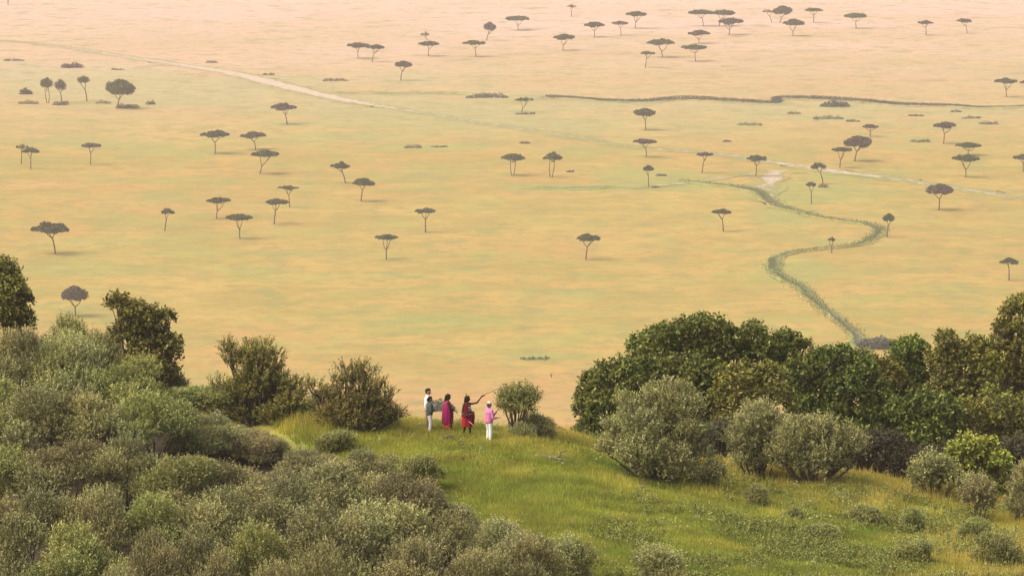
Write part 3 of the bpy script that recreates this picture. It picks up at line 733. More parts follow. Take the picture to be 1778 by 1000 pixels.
crowned("shrub", 612, 198.5, [(603,664,13),(625,662,14),(644,672,13),(568,690,12),(545,692,9),(590,696,22),(632,694,24),(656,704,18),(575,722,32),(625,728,36),(668,725,22),(690,726,12),(600,748,30),(600,646,8),(612,650,8),(626,640,8),(643,650,9),(662,672,9),(534,670,7),(549,676,8),(584,664,9),(676,690,9)], 'spiky', "wide spiky shrub left of the white shirted couple", "shrub", SH, 4, forks=2)
bush(735,738,200.2,40,'brown',1,"small brown tuft at the feet of the couple","bushes on the clearing",sink=.05)
bush(778,762,197.5,34,'grey',2,"low grey tuft in the grass left of the red robed person","bushes on the clearing",sink=.05)

# the little tree beside the group
crowned("tree", 893, 199.2, [(884,694,14),(897,684,15),(912,690,16),(878,706,12),(892,708,16),(908,708,16),(922,700,10),(886,716,8)], 'green', "little many stemmed tree right of the person in pink", "tree", None, 11, .045, .8, 2, (.02, 0, .5), 1)
bush(930,712,199.6,84,'brown',2,"low tangled bush at the right foot of the little tree","bushes on the clearing")
bush(908,728,198.6,60,'grey',1,"small grey bush under the little tree","bushes on the clearing",sink=.05)
for px, top, w, lab in ((972,734,34,"small dark bush right of the tangled one on the crest"),(1003,728,40,"dark bush on the crest beside the foot of the dark tree")):
    bush(px, top, 203, w, 'broad', 0, lab, "dark bushes on the crest")

# silvery bushes at the right of the clearing
G = "silvery bushes by the right hand trees"
crowned("bush", 1140, 194.5, [(1130,704,20),(1160,700,20),(1188,712,20),(1098,722,18),(1078,748,20),(1115,742,32),(1160,742,34),(1198,748,20),(1074,778,22),(1110,782,38),(1165,785,42),(1210,790,22),(1140,815,30),(1190,818,26),(1225,822,16),(1128,682,10),(1166,675,11),(1192,688,11),(1207,712,13),(1086,702,12),(1060,742,13),(1052,780,13),(1224,752,11),(1240,816,12),(1250,828,9)], 'grey', "biggest silvery bush, in front of the dark trees at the centre right", "bush", G, 21, .07, .9, 2)
crowned("bush", 1312, 199, [(1318,724,22),(1300,738,22),(1335,742,20),(1290,770,22),(1318,765,30),(1345,772,14),(1305,800,26),(1335,800,20),(1306,712,8),(1324,710,8),(1350,730,9),(1284,738,9),(1276,758,10)], 'grey', "tall narrow silvery bush between the biggest one and a wide low one", "bush", G, 22, .06)
crowned("bush", 1405, 198, [(1375,760,22),(1400,752,22),(1430,752,20),(1355,785,22),(1390,785,30),(1430,780,28),(1465,775,22),(1485,782,12),(1370,810,22),(1410,812,26),(1450,808,24),(1376,742,8),(1402,737,8),(1424,736,9),(1442,736,8),(1468,752,9),(1490,766,8),(1498,786,7),(1345,770,9)], 'grey', "wide low silvery bush with pale upright tips, third from the left", "bush", G, 23, .06)
crowned("bush", 1697, 193, [(1697,842,14),(1705,858,16),(1690,868,18),(1680,856,10),(1710,880,14)], 'grey', "small silvery bush in front of the bright green bush at right", "bush", G, 24, .04)
crowned("bush", 1772, 194, [(1775,850,18),(1790,830,24),(1762,875,16),(1785,885,24)], 'brown', "brown bush cut by the right edge above the grass", "bush", G, 25, .04)

# dark trees behind the crest
D = "dark trees behind the crest"
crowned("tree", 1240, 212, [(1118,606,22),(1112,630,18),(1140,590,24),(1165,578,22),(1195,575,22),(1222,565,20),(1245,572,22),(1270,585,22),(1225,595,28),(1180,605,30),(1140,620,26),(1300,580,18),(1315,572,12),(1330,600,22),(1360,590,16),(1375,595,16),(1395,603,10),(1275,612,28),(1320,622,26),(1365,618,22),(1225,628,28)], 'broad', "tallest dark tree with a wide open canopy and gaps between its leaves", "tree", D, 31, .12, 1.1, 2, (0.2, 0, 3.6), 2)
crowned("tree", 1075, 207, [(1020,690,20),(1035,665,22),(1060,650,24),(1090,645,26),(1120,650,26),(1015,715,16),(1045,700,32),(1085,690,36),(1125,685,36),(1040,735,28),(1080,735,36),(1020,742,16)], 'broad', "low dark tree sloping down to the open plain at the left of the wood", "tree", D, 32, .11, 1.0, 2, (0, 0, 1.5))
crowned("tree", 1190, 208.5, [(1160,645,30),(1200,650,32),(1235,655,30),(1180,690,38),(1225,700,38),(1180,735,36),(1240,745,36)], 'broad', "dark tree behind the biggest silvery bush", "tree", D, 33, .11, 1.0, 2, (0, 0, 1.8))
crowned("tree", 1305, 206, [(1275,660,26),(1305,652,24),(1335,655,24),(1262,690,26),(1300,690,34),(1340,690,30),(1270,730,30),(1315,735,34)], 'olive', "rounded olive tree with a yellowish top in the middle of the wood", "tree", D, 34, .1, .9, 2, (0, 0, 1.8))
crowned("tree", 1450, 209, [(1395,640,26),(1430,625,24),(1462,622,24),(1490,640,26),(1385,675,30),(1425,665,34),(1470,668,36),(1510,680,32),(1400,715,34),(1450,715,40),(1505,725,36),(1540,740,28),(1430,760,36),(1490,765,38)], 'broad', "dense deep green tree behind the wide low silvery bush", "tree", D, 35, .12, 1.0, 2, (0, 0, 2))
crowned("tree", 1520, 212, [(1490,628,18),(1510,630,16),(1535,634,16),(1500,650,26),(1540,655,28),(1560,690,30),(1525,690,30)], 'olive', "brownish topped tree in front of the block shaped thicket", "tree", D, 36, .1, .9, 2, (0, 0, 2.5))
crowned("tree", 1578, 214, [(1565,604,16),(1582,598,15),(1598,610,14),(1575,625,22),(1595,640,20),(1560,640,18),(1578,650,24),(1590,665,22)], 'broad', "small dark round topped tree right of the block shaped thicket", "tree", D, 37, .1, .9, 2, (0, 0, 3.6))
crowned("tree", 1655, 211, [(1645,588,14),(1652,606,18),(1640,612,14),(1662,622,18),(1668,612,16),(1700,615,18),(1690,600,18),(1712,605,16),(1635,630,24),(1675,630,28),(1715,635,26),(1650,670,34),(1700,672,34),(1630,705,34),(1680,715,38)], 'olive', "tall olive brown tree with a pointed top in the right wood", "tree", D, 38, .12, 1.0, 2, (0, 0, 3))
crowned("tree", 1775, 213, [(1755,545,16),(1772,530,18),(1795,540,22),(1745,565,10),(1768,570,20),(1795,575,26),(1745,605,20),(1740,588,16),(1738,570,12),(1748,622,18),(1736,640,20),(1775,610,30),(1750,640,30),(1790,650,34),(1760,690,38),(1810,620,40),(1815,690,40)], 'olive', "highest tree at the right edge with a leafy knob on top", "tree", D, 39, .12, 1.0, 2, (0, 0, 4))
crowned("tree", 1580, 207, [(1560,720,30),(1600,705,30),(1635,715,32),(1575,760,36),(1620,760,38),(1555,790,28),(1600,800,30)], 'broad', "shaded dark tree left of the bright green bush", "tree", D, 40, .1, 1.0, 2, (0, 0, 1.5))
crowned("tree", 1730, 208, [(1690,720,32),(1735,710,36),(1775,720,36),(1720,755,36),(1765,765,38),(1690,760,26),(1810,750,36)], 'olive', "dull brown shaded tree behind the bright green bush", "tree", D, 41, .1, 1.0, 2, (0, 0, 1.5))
crowned("bush", 1690, 201.5, [(1660,785,20),(1685,775,20),(1710,780,20),(1735,800,20),(1665,805,24),(1700,808,28),(1738,825,20),(1690,835,28),(1725,845,22)], 'lime', "bright green bush with a sunlit top under the dark trees at right", "bush", "bright green bushes", 26, .06)
crowned("bush", 1622, 199, [(1615,808,20),(1600,820,16),(1635,815,20),(1600,838,20),(1630,840,26),(1658,838,16)], 'lime2', "light green feathery bush left of the bright green one", "bush", "bright green bushes", 27, .05)

# low dark undergrowth that closes the wood towards the ground; most has shade put into its leaf colour
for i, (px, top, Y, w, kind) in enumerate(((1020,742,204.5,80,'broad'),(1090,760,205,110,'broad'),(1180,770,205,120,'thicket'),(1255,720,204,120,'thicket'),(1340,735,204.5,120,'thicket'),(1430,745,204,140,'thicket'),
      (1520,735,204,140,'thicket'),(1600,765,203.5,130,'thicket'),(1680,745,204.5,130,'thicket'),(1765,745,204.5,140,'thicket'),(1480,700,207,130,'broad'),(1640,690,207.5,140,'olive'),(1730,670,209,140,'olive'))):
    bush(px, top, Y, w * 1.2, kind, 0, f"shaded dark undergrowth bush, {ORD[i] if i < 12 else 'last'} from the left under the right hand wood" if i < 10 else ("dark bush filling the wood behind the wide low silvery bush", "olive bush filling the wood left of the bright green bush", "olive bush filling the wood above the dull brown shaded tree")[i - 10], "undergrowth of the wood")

# small bushes and mounds on the clearing
for px, top, Y, w, kind, k, lab in (
   (1500,872,189,80,'green',1,"dark leafy mound in the grass below the wide silvery bush"),(1312,835,192,56,'green',1,"low dull green bush in the grass right of the biggest silvery bush"),
   (1430,905,184,90,'green',2,"pale green leafy clump on the lower right grass"),(1585,870,188,60,'green',0,"small green mound on the golden grass at right"),
   (1230,812,194.6,40,'grey',2,"low silvery bush at the right foot of the biggest silvery one"),(1695,893,186,80,'green',2,"olive bush mound on the golden slope at right"),
   (1590,930,179,90,'green',1,"green clump of tall herbs in the lower right grass"),(1730,915,180,100,'green',1,"dull green clump of herbs near the lower right corner"),
   (1380,872,188.5,46,'green',0,"small green herb clump between the low dull green bush and the leafy mound")):
    bush(px, top, Y, w, kind, k, lab, "bushes on the clearing", sink=.05)

# fallen branches
for i, (px, py, L, a, lab) in enumerate(((962,801,1.7,-.45,"grey fallen branch lying on the grass below the little tree"),(1092,828,1.5,-.6,"crooked dead branch beside the biggest silvery bush"),(1108,856,1.0,-.3,"short pale dead branch below the crooked one"))):
    p = hit(px, py); rng = np.random.default_rng(40 + i); mb = MB()
    def br(s, e, r):
        n = 7; tt = np.linspace(0, 1, n)[:, None]; q = np.array(s) * (1 - tt) + np.array(e) * tt + rng.normal(size=(n, 3)) * .05
        q[:, 2] = np.array([float(terrain(p[0] + x, p[1] + y)) for x, y in q[:, :2]]) - p[2] + np.linspace(s[2], e[2], n); mb.tube(q, np.linspace(r, r * .35, n), 6)
    dx, dy = math.cos(a), math.sin(a)
    br((-L / 2 * dx, -L / 2 * dy, .1), (L / 2 * dx, L / 2 * dy, .2), .08); br((0, 0, .13), (.35 * L * dx, .3 * L, .45), .05); br((-.2 * L * dx, 0, .12), (0, -.35 * L, .3), .04)
    tag(mb.build("fallen_branch", DEADWOOD), lab, "branch", "fallen branches").location = tuple(p)

# ---------------------------------------------------------------- grass
def grass(name, n, xr, yr, hgt, bw, blades, seed, cfun, dens, lean=.35):
    rng = np.random.default_rng(seed)
    X = rng.uniform(*xr, n); Y = rng.uniform(*yr, n); Z = terrain(X, Y); px, py = proj(X, Y, Z)
    d = dens(px, py, X, Y); ok = (rng.random(n) < d) & (px > -40) & (px < 1820) & (py < 1040); X, Y, Z, px, py = X[ok], Y[ok], Z[ok], px[ok], py[ok]; n = len(X)
    h = hgt(px, py, X, Y) * rng.uniform(.6, 1.3, n); col = cfun(px, py, X, Y, rng)
    m = blades; b = np.stack([X, Y, Z], -1)[:, None] + rng.normal(size=(n, m, 3)) * np.array([.07, .07, 0])
    a = rng.uniform(0, 6.283, (n, m)); l = rng.uniform(.05, lean, (n, m))
    up = np.stack([np.cos(a) * l, np.sin(a) * l, np.ones((n, m))], -1) * (h[:, None] * rng.uniform(.6, 1.1, (n, m)))[..., None]
    f = rng.uniform(0, 6.283, (n, m)); sd_ = np.stack([np.cos(f), np.sin(f), np.zeros((n, m))], -1) * bw
    q = np.stack([b - sd_, b + sd_, b + up + sd_ * .15 + np.array([0, 0, -.0]), b + up * .97 - sd_ * .15], 2)
    q[:, :, :2, 2] -= .03
    c = np.repeat((col[:, None] * rng.uniform(.8, 1.2, (n, m, 1))).reshape(-1, 3), 4, 0)
    return tag(quads_mesh(name, q.reshape(-1, 4, 3), c, GRASS), kind="stuff")

def gold(px, py, X, Y):                  # where the grass has dried golden: the crest and the right hand slope
    g = np.exp(-((py - 755) / 30) ** 2 - ((px - 980) / 150) ** 2) * .9
    g = np.maximum(g, np.exp(-((py - (835 + (px - 1400) * .09)) / 34) ** 2) * (px > 1180) * 1.0)
    g = np.maximum(g, np.clip((px - 1500) / 200, 0, 1) * .75)
    g = np.maximum(g, .5 * np.exp(-((py - 735) / 25) ** 2) * (px < 860))
    return np.clip(g + (vnoise(X / 2.2, Y / 2.2, 12) - .5) * .8 + (vnoise(X / .7, Y / .7, 13) - .5) * .3, 0, 1)[:, None]
def turf_col(px, py, X, Y, rng):
    g = gold(px, py, X, Y); v = vnoise(X / 3, Y / 3, 20)[:, None]; w = vnoise(X / .9, Y / .9, 21)[:, None]
    lush = np.array((.18, .245, .036)) * (1 - v) + np.array((.39, .385, .065)) * v
    c = lush * (1 - g) + np.array((.53, .43, .09)) * g
    return c * (.78 + .44 * w)
def turf_h(px, py, X, Y):
    return (.12 + .16 * vnoise(X / 1.6, Y / 1.6, 22) + .2 * gold(px, py, X, Y)[:, 0] * (py < 930)) * np.where((px > 700) & (px < 880) & (py < 790), .75, 1)
def left_edge(py): return np.interp(py, [640, 700, 740, 850, 900, 930, 1000, 1040], [150, 420, 520, 700, 780, 850, 910, 950])
turf_d = lambda px, py, X, Y: np.clip((px - left_edge(py) + 60) / 60, 0, 1)
grass("grass", 300000, (-19, 26), (163, 203), turf_h, .017, 5, 77, turf_col, turf_d)
grass("tall_grass", 60000, (-19, 26), (165, 203.5), lambda px, py, X, Y: .38 + .3 * vnoise(X / 2, Y / 2, 31), .014, 4, 78,
      lambda px, py, X, Y, rng: (np.array((.60, .44, .12)) * gold(px, py, X, Y) + np.array((.38, .38, .08)) * (1 - gold(px, py, X, Y))),
      lambda px, py, X, Y: turf_d(px, py, X, Y) * np.clip((gold(px, py, X, Y)[:, 0] - .35) * 1.6 + (vnoise(X / 1.2, Y / 1.2, 33) > .8) * .25, 0, 1) * np.where((px > 720) & (px < 870) & (py < 790), .25, 1), .3)

def herbs(name, n, seed, kind, zone, hgt, xr=(-12, 26), yr=(164, 202)):
    """leafy weeds standing in the grass"""
    rng = np.random.default_rng(seed); K = KIND[kind]
    X = rng.uniform(*xr, n); Y = rng.uniform(*yr, n); Z = terrain(X, Y); px, py = proj(X, Y, Z)
    ok = (rng.random(n) < zone(px, py, X, Y)) & (px > left_edge(py) - 30) & (px < 1820) & (py < 1040); X, Y, Z = X[ok], Y[ok], Z[ok]; n = len(X)
    m = 4; P = (np.stack([X, Y, Z], -1)[:, None] + rng.normal(size=(n, m, 3)) * np.array([.1, .1, 0])).reshape(-1, 3)
    D = unit(rng.normal(size=(n * m, 3)) * .3 + np.array([0, 0, 1])); H = np.repeat(rng.uniform(*hgt, n), m) * rng.uniform(.6, 1, n * m)
    q, c = leaves(P, D, H, 14, .10, .036, .8, rng, K['c0'], K['c1'])
    return tag(quads_mesh(name, q, c, LEAF), kind="stuff")
herbs("weeds", 18000, 91, 'herb', lambda px, py, X, Y: np.clip((vnoise(X / 2.4, Y / 2.4, 51) - .5) * 3, 0, 1) * np.clip((px - 950) / 450 + (py - 900) / 150, .05, 1), (.3, .75))
herbs("weeds", 7000, 92, 'green', lambda px, py, X, Y: np.clip((vnoise(X / 2, Y / 2, 52) - .56) * 3, 0, 1) * np.clip((px - 1000) / 500, .04, 1), (.3, .7))
herbs("weeds", 14000, 93, 'herb', lambda px, py, X, Y: np.clip((vnoise(X / 2.8, Y / 2.8, 55) - .5) * 3, 0, 1) * np.clip((px - 1250) / 350, 0, 1) * np.clip((py - 850) / 60, 0, 1), (.3, .7))
rng = np.random.default_rng(60); n = 260
X = rng.uniform(-9, 25, n); Y = rng.uniform(165, 200, n); ok = vnoise(X / 2, Y / 2, 61) > .55; X, Y = X[ok], Y[ok]; Z = terrain(X, Y) + rng.uniform(.2, .45, len(X))
px, py = proj(X, Y, Z); ok = px > left_edge(py) + 40; P = np.stack([X, Y, Z], -1)[ok]
q, c = leaves(P, np.tile([0., 0, 1], (len(P), 1)), np.full(len(P), .05), 5, .05, .045, .4, rng, (.62, .60, .45), (.75, .72, .55))
tag(quads_mesh("wild_flowers", q, c, GRASS), kind="stuff")
# ---------------------------------------------------------------- people
def cap(mb, p0, r0, p1, r1, sides=10):
    p0 = np.asarray(p0, float); p1 = np.asarray(p1, float); d = p1 - p0; l = np.linalg.norm(d)
    d = d / l if l > 1e-6 else np.array([0, 0, 1.])
    pts = [p0 - d * r0 * k for k in (.98, .85, .5)] + [p0, p1] + [p1 + d * r1 * k for k in (.5, .85, .98)]
    rad = [r0 * .2, r0 * .53, r0 * .87, r0, r1, r1 * .87, r1 * .53, r1 * .2]
    a = np.cross(d, [.31, .9, .2]); a /= np.linalg.norm(a); b = np.cross(a, d)
    th = np.arange(sides) * 2 * math.pi / sides
    mb.rings([p + r * (np.cos(th)[:, None] * a + np.sin(th)[:, None] * b) for p, r in zip(pts, rad)])

def fused(name, mb, mat, parent, voxel):
    """weld overlapping limbs into one continuous surface"""
    V, Fc = mb.arrays(); o = mesh_arrays("tmp", V, Fc, mat)
    md = o.modifiers.new("weld", 'REMESH'); md.mode = 'VOXEL'; md.voxel_size = voxel
    sm = o.modifiers.new("soft", 'SMOOTH'); sm.iterations = 2; sm.factor = .5
    dg = bpy.context.evaluated_depsgraph_get(); dg.update()
    me = bpy.data.meshes.new_from_object(o.evaluated_get(dg)); me.name = name
    old = o.data; bpy.data.objects.remove(o); bpy.data.meshes.remove(old)
    me.materials.clear(); me.materials.append(mat)
    me.polygons.foreach_set("use_smooth", np.ones(len(me.polygons), bool))
    return link(bpy.data.objects.new(name, me), parent)

def cloth(name, c0, c1, scale=14, wave=None):
    m = plain_material(name, c0, c1, scale, .85)
    if wave:                                                   # woven checks
        N, L = m.node_tree.nodes, m.node_tree.links; P = N["Principled BSDF"]
        old = P.inputs["Base Color"].links[0].from_socket; tc = N.new("ShaderNodeTexCoord")
        for ax in ('X', 'Z'):
            w = N.new("ShaderNodeTexWave"); w.bands_direction = ax; w.inputs["Scale"].default_value = wave[1]
            L.new(tc.outputs["Object"], w.inputs["Vector"])
            old = mix(N, L, math_(N, L, 'MULTIPLY', ramp(N, L, w.outputs["Fac"], .55, .75), .5), old, wave[0])
        L.new(old, P.inputs["Base Color"])
    return m
SKIN_D = plain_material("dark brown skin", (.035, .018, .013), (.050, .026, .018), 12, .5)
SKIN_M = plain_material("brown skin", (.17, .085, .055), (.21, .11, .07), 12, .5)
SKIN_L = plain_material("tanned skin", (.42, .23, .16), (.48, .27, .19), 12, .5)
HAIR = plain_material("black hair", (.008, .006, .006), (.02, .015, .013), 60, .55)

def rot(p, th): return np.array([p[0] * math.cos(th) - p[1] * math.sin(th), p[0] * math.sin(th) + p[1] * math.cos(th), p[2]])

class Figure:
    """a standing body: local frame x forward, y left, turned by th; arms given as [elbow, wrist, hand direction] in scene axes"""
    def __init__(s, px, py, height, th, look, label, feet, arms, skin, dy=0.0, sex='m'):
        p = hit(px, py); p[1] += dy; p[0] = at(px, py, p[1])[0]; p[2] = float(terrain(p[0], p[1])) - .02
        s.t = thing("person", label, "person", p, "people standing on the hilltop"); s.base = p
        k = s.k = height / 1.76; s.th = th; s.look = look; R = lambda a: rot(np.array(a, float) * k, th)
        s.sw = .165 if sex == 'm' else .145
        mb = MB()
        s.hip, s.knee, s.ank = [], [], []
        for i, sy in enumerate((1, -1)):
            fx, fy = feet[i]; h = R((0, .09 * sy, .92)); a = np.array([fx, fy, .09 * k]); kn = (h + a) / 2 + R((.035, 0, .02)); s.hip.append(h); s.knee.append(kn); s.ank.append(a)
            cap(mb, h, .085 * k, kn, .056 * k); cap(mb, kn, .054 * k, kn * .6 + a * .4, .055 * k); cap(mb, kn * .6 + a * .4, .053 * k, a, .036 * k)
            f = rot((1, .25 * sy, 0), th); z = np.array([0, 0, -.045 * k]); cap(mb, a - f * .04 * k + z, .037 * k, a + f * .16 * k + z * 1.15, .03 * k)
        cap(mb, R((0, -.06, .95)), .115 * k, R((0, .06, .95)), .115 * k); cap(mb, R((0, 0, .98)), .125 * k, R((.0, 0, 1.15)), .12 * k)
        cap(mb, R((0, -.07, 1.28)), .125 * k, R((0, .07, 1.28)), .125 * k); cap(mb, R((0, -s.sw, 1.42)), .058 * k, R((0, s.sw, 1.42)), .058 * k)
        cap(mb, R((0, 0, 1.42)), .062 * k, R((.02, 0, 1.56)), .052 * k)
        H = lambda a: R((.02, 0, 1.64)) + rot(np.array(a, float) * k, look); s.H = H
        cap(mb, H((-.01, 0, .03)), .092 * k, H((.025, 0, .015)), .085 * k); cap(mb, H((.03, 0, -.03)), .07 * k, H((.055, 0, -.075)), .042 * k)
        cap(mb, H((.105, 0, .01)), .012 * k, H((.125, 0, -.022)), .017 * k)                       # nose
        for sy in (1, -1):
            cap(mb, H((-.005, .088 * sy, .01)), .014 * k, H((-.012, .092 * sy, -.03)), .011 * k)   # ears
            cap(mb, H((.095, .02 * sy, .028)), .011 * k, H((.085, .05 * sy, .028)), .010 * k)       # brow
        cap(mb, H((.103, -.016, -.052)), .010 * k, H((.103, .016, -.052)), .010 * k)              # lips
        s.sh, s.arms = [], arms
        for i, sy in enumerate((1, -1)):
            S = R((0, s.sw + .02, 1.40) if sy == 1 else (0, -s.sw - .02, 1.40)); s.sh.append(S)
            E, W, hd = [np.array(q, float) for q in arms[i]]
            cap(mb, S, .052 * k, E, .040 * k); cap(mb, E, .040 * k, W, .027 * k)
            hd = hd / np.linalg.norm(hd); ac = np.cross(hd, [0.2, .3, 1]); ac /= np.linalg.norm(ac); nm = np.cross(hd, ac)
            pl = W + hd * .085 * k
            for u in (-.028, 0, .028): cap(mb, W + hd * .015 + ac * u * .6 * k, .017 * k, pl + ac * u * k, .015 * k, 8)
            for j, (u, ln) in enumerate(((-.033, .075), (-.011, .088), (.011, .08), (.033, .062))):
                q0 = pl + ac * u * k; q1 = q0 + (hd * .8 + nm * .45) * ln * .55 * k; q2 = q1 + (hd * .1 + nm * 1.0) * ln * .5 * k
                cap(mb, q0, .0105 * k, q1, .0095 * k, 8); cap(mb, q1, .0095 * k, q2, .0085 * k, 8)
            th0 = W + hd * .03 * k - ac * .028 * k; th1 = th0 + (hd * .5 - ac * .75 + nm * .4) * .04 * k; cap(mb, th0, .013 * k, th1, .011 * k, 8); cap(mb, th1, .011 * k, th1 + (hd * .7 + nm * .7) * .03 * k, .009 * k, 8)
        s.body = fused("body", mb, skin, s.t, .0075)
    def R(s, a): return rot(np.array(a, float) * s.k, s.th)
    def trousers(s, mat):
        k = s.k; mb = MB()
        for i in range(2):
            cap(mb, s.hip[i], .108 * k, s.knee[i], .082 * k); cap(mb, s.knee[i], .082 * k, s.ank[i] + np.array([0, 0, .0]), .072 * k)
        cap(mb, s.R((0, -.06, .97)), .132 * k, s.R((0, .06, .97)), .132 * k); fused("trousers", mb, mat, s.t, .011)
        mb = MB()
        for i, sy in enumerate((1, -1)):
            f = rot((1, .25 * sy, 0), s.th); a = s.ank[i]; cap(mb, a + np.array([0, 0, -.05]), .05, a + f * .17 + np.array([0, 0, -.055]), .042)
        return fused("shoes", mb, cloth("dark shoes", (.03, .025, .02), (.06, .05, .04)), s.t, .011)
    def shirt(s, mat, hem, sleeve=1.0, name="shirt", flare=1.0):
        k = s.k; mb = MB()
        cap(mb, s.R((0, -.07, 1.30)), .142 * k, s.R((0, .07, 1.30)), .142 * k); cap(mb, s.R((0, -s.sw, 1.42)), .073 * k, s.R((0, s.sw, 1.42)), .073 * k)
        for u in (-.07, 0, .07): cap(mb, s.R((0, u * .9, 1.28)), .135 * k, s.R((0, u, hem + .12)), .138 * k * flare)
        cap(mb, s.R((0, 0, 1.44)), .07 * k, s.R((.005, 0, 1.49)), .062 * k)
        for i in range(2):
            E, W = np.array(s.arms[i][0], float), np.array(s.arms[i][1], float)
            cap(mb, s.sh[i], .075 * k, E, .062 * k)
            if sleeve > 0: cap(mb, E, .060 * k, E + (W - E) * sleeve * .92, .045 * k)
        return fused(name, mb, mat, s.t, .011)
    def hair(s, lobes, mat=HAIR, name="hair"):
        mb = MB()
        for a, b, r0, r1 in lobes: cap(mb, s.H(a), r0 * s.k, s.H(b), r1 * s.k)
        return fused(name, mb, mat, s.t, .010)
    def drape(s, name, rings, mat, folds=9, amp=.06, seed=0, drop=0.0):
        """cloth hung round the body: rings of (z, half depth x, half width y, shift x, shift y)"""
        rng = np.random.default_rng(seed); ph = rng.uniform(0, 6.28, 3); m = 56; th = np.arange(m) * 2 * math.pi / m; out = []; zt = rings[0][0]; zb = rings[-1][0]
        Rg = np.array(rings); zz = np.linspace(zt, zb, 26)
        for z in zz:
            v = [np.interp(-z, -Rg[:, 0], Rg[:, j]) for j in range(1, 5)]; t = (zt - z) / (zt - zb)
            f = 1 + amp * (.25 + t) * (np.sin(folds * th + ph[0] + t * .8) * .6 + np.sin(folds * 1.7 * th // 1 * 0 + 5 * th + ph[1]) * .5)
            X = v[2] + v[0] * np.cos(th) * f; Y = v[3] + v[1] * np.sin(th) * f; Z = z + (drop * np.sin(th + ph[2]) * t)
            out.append(np.array([s.R(p) for p in np.stack([X, Y, Z], -1)]))
        top = [np.mean(out[0], axis=0) * (1 - q) + out[0] * q for q in (.35, .7)]
        mb = MB(); mb.rings([r + np.array([0, 0, .012 * (1 - i * .5)]) for i, r in enumerate(top)] + out, cap=False)
        o = mb.build(name, mat, s.t); sol = o.modifiers.new("thickness", 'SOLIDIFY'); sol.thickness = .008; return o

r5 = lambda x: math.radians(x)
# the couple at the left
A = Figure(742.5, 752, 1.86, r5(8), r5(5), "man in a white shirt and brown trousers standing behind a woman", [(-.02, .12), (-.02, -.1)],
           [((-.02, .30, 1.20), (.02, .31, .93), (.05, 0, -1)), ((-.07, -.25, 1.20), (-.06, -.26, .92), (.05, 0, -1))], SKIN_L, dy=.55)
A.shirt(cloth("white shirt", (.75, .75, .76), (.85, .85, .85)), .90, .75); A.trousers(cloth("brown trousers", (.16, .10, .065), (.22, .15, .09)))
A.hair([((-.03, 0, .06), (.04, 0, .08), .095, .075), ((-.05, 0, .02), (-.06, 0, -.04), .075, .05)])
B = Figure(746, 751, 1.63, r5(18), r5(12), "woman in a dark green jacket and white trousers with folded arms", [(.03, .09), (.0, -.09)],
           [((.04, .25, 1.06), (.22, .10, 1.06), (.2, -1, .1)), ((.06, -.23, 1.02), (.25, -.02, 1.02), (.3, 1, .1))], SKIN_M, dy=-.15, sex='f')
B.shirt(cloth("dark green jacket", (.045, .065, .060), (.075, .10, .09)), .84, 1.0, "jacket"); B.trousers(cloth("white trousers", (.62, .60, .58), (.74, .72, .70)))
B.hair([((-.03, 0, .06), (.03, 0, .075), .098, .08), ((-.06, 0, .02), (-.06, 0, -.05), .075, .055), ((-.12, 0, .0), (-.13, 0, -.02), .05, .048)])
# the herdsman in purple
C_ = Figure(777, 752, 1.72, r5(5), r5(0), "person in a purple cloak over red cloth holding a pale stick down", [(.0, .13), (.06, -.12)],
            [((.10, .27, 1.12), (.33, .20, 1.0), (.9, -.2, -.25)), ((.10, -.26, 1.12), (.35, -.10, 1.01), (.9, 0, -.3))], SKIN_D)
C_.drape("red_cloth", [(1.0, .17, .19, 0, 0), (.6, .19, .21, .0, 0), (.26, .185, .21, .01, 0)], cloth("red cloth", (.50, .035, .035), (.62, .05, .045)), 8, .07, 3, .02)
C_.drape("cloak", [(1.49, .07, .09, 0, 0), (1.42, .12, .20, 0, 0), (1.25, .19, .265, .01, 0), (1.0, .24, .285, .02, 0), (.75, .255, .29, .01, 0), (.5, .235, .27, .0, 0)],
         cloth("purple cloak", (.26, .009, .085), (.33, .014, .11), 10, ((.18, .006, .065), 9)), 9, .07, 4, .05)
C_.hair([((-.03, 0, .06), (.04, 0, .075), .098, .078), ((-.06, 0, .03), (-.10, 0, -.09), .085, .06), ((-.10, 0, -.09), (-.12, 0, -.15), .06, .045)])
C_.hair([((.0, 0, .095), (.03, 0, .095), .085, .07), ((.09, -.035, .085), (.165, -.02, .07), .014, .012), ((.09, .035, .085), (.165, .02, .07), .014, .012), ((.09, 0, .088), (.17, 0, .072), .014, .012)], cloth("dark cap", (.03, .02, .03), (.05, .03, .04)), "cap")
# the herdsman in red, arm raised
Dm = Figure(811, 757, 1.78, r5(-48), r5(-8), "person in red robes with a feather, arm raised pointing a long stick", [(.14, .04), (-.15, -.03)],
            [((.42, .10, 1.47), (.645, .03, 1.76), (.75, -.1, .6)), ((-.20, -.17, 1.13), (-.04, -.30, .98), (1, .1, -.1))], SKIN_D)
Dm.drape("red_skirt", [(1.05, .155, .19, 0, 0), (.8, .20, .25, .0, 0), (.42, .19, .245, .0, 0)], cloth("bright red cloth", (.38, .012, .035), (.48, .02, .05), 12, ((.26, .008, .025), 8)), 9, .06, 6, .03)
Dm.drape("robe", [(1.47, .07, .10, -.01, -.03), (1.40, .125, .18, -.01, -.02), (1.2, .165, .21, 0, -.01), (1.0, .20, .25, 0, .01), (.86, .215, .275, 0, .03)],
         cloth("dark red checked robe", (.15, .008, .016), (.21, .012, .022), 12, ((.06, .004, .012), 10)), 7, .06, 7, .05)
Dm.drape("cloak", [(1.08, .20, .05, -.0, .23), (.85, .22, .07, .0, .24), (.5, .19, .06, .0, .22)], cloth("dark red cloak", (.19, .010, .022), (.26, .016, .03)), 6, .08, 8, .04)
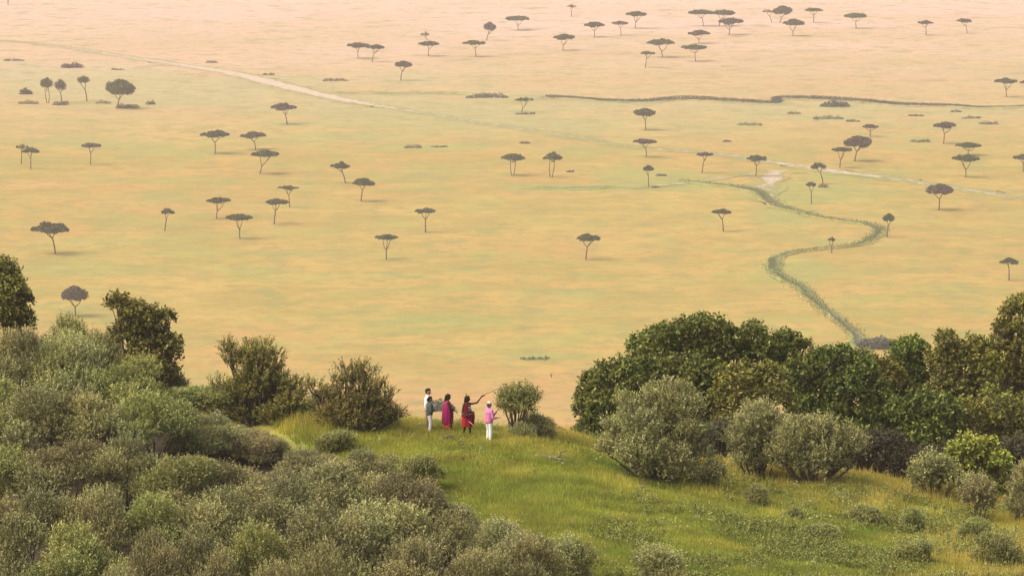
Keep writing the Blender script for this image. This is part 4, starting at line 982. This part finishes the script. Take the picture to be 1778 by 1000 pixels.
Dm.hair([((-.03, 0, .06), (.03, 0, .075), .096, .078), ((-.06, 0, .03), (-.10, 0, -.10), .08, .05), ((-.10, 0, -.10), (-.11, 0, -.20), .05, .035)])
BEAD = cloth("white and blue beads", (.50, .48, .50), (.16, .14, .25), 55)
mb = MB(); th = np.linspace(0, 2 * math.pi, 25)
for zc, rx, ry, dz in ((1.43, .10, .11, .05), (1.40, .125, .125, .09)):
    mb.tube(np.array([Dm.R((.02 + rx * math.cos(a), ry * math.sin(a), zc - dz * (.5 + .5 * math.cos(a)))) for a in th]), .012, 6)
for sy in (-.03, .03): mb.tube(np.array([Dm.R((.165, sy, 1.33)), Dm.R((.185, sy * 1.6, 1.2)), Dm.R((.2, sy * .6, 1.1))]), .011, 6)
mb.build("necklace", BEAD, Dm.t)
mb = MB(); mb.tube(np.array([Dm.R((.205 * math.cos(a), .02 + .255 * math.sin(a), 1.0 + .02 * math.sin(2 * a))) for a in th]), .012, 6); mb.build("belt", BEAD, Dm.t)
mb = MB(); h0, h1 = Dm.H((-.02, 0, .12)), Dm.H((-.085, .02, .32)); mb.tube([h0, (h0 + h1) / 2, h1], [.02, .026, .012], 6); mb.build("head_feather", cloth("ochre feather", (.30, .20, .05), (.42, .30, .09)), Dm.t)
# the visitor in pink
E_ = Figure(849, 766, 1.73, r5(42), r5(35), "person in a pink checked shirt and white trousers with a white cap", [(-.05, .11), (.05, -.12)],
            [((.20, .22, 1.13), (.36, .14, 1.36), (.5, .1, .7)), ((.18, -.20, 1.06), (.40, -.05, 1.06), (.9, .3, .15))], SKIN_L)
E_.shirt(cloth("pink checked shirt", (.44, .085, .25), (.52, .12, .31), 10, ((.62, .30, .45), 16)), .80, .8, flare=1.06)
E_.trousers(cloth("white linen trousers", (.70, .70, .72), (.80, .80, .80)))
E_.hair([((-.04, 0, .02), (-.05, 0, -.04), .088, .065), ((-.02, .05, 0), (-.02, -.05, 0), .06, .06)], cloth("dark grey hair", (.05, .04, .035), (.09, .07, .06), 50))
E_.hair([((-.01, 0, .088), (.03, 0, .088), .080, .072), ((.08, -.03, .065), (.15, 0, .05), .014, .012), ((.08, .03, .065), (.15, 0, .05), .014, .012)], cloth("white cap", (.72, .70, .66), (.80, .78, .74)), "cap")

def stick(a, b, r, mat, label, bend=0.0):
    mb = MB(); a, b = np.array(a), np.array(b); tt = np.linspace(0, 1, 9)[:, None]; p = a * (1 - tt) + b * tt; p[:, 2] += bend * 4 * (tt * (1 - tt))[:, 0]
    mb.tube(p, np.linspace(r, r * .6, 9), 6); tag(mb.build("stick", mat), label, "stick", "herding sticks")
wr = Dm.base + np.array([.645, .03, 1.76]) + unit(np.array([.75, -.1, .6])) * .10
tipw = at(892, 667, wr[1] - .5); stick(wr - (tipw - wr) * .10, tipw, .019, plain_material("brown wood", (.22, .11, .07), (.30, .16, .10), 12), "long thin brown stick pointed up and right over the little tree", .04)
wr = C_.base + np.array([.35, -.10, 1.01]) + unit(np.array([.9, 0, -.3])) * .09
tipw = at(822, 738, Dm.base[1] - .5); stick(wr - (tipw - wr) * .15, tipw, .016, plain_material("peeled pale wood", (.55, .42, .34), (.66, .52, .43), 12), "pale stick slanting down from the purple cloaked person's hand")

# ---------------------------------------------------------------- haze
HAZE_DENSITY, HAZE_COLOUR = 0.000085, (1.0, .90, .93)
m = bpy.data.materials.new("haze"); m.use_nodes = True; N, L = m.node_tree.nodes, m.node_tree.links
for n in list(N):
    if n.type != 'OUTPUT_MATERIAL': N.remove(n)
pv = N.new("ShaderNodeVolumePrincipled"); pv.inputs["Color"].default_value = (*HAZE_COLOUR, 1); pv.inputs["Density"].default_value = HAZE_DENSITY
pv.inputs["Anisotropy"].default_value = 0.0
L.new(pv.outputs[0], [n for n in N if n.type == 'OUTPUT_MATERIAL'][0].inputs["Volume"])
s = 16200; zl, zh = -6.0, 203.0
V = [(x, y, z) for z in (zl, zh) for x, y in ((-s, -s), (s, -s), (s, s), (-s, s))]
tag(mesh_arrays("haze", V, np.array([(3, 2, 1, 0), (4, 5, 6, 7), (0, 1, 5, 4), (1, 2, 6, 5), (2, 3, 7, 6), (3, 0, 4, 7)]), m), kind="stuff")
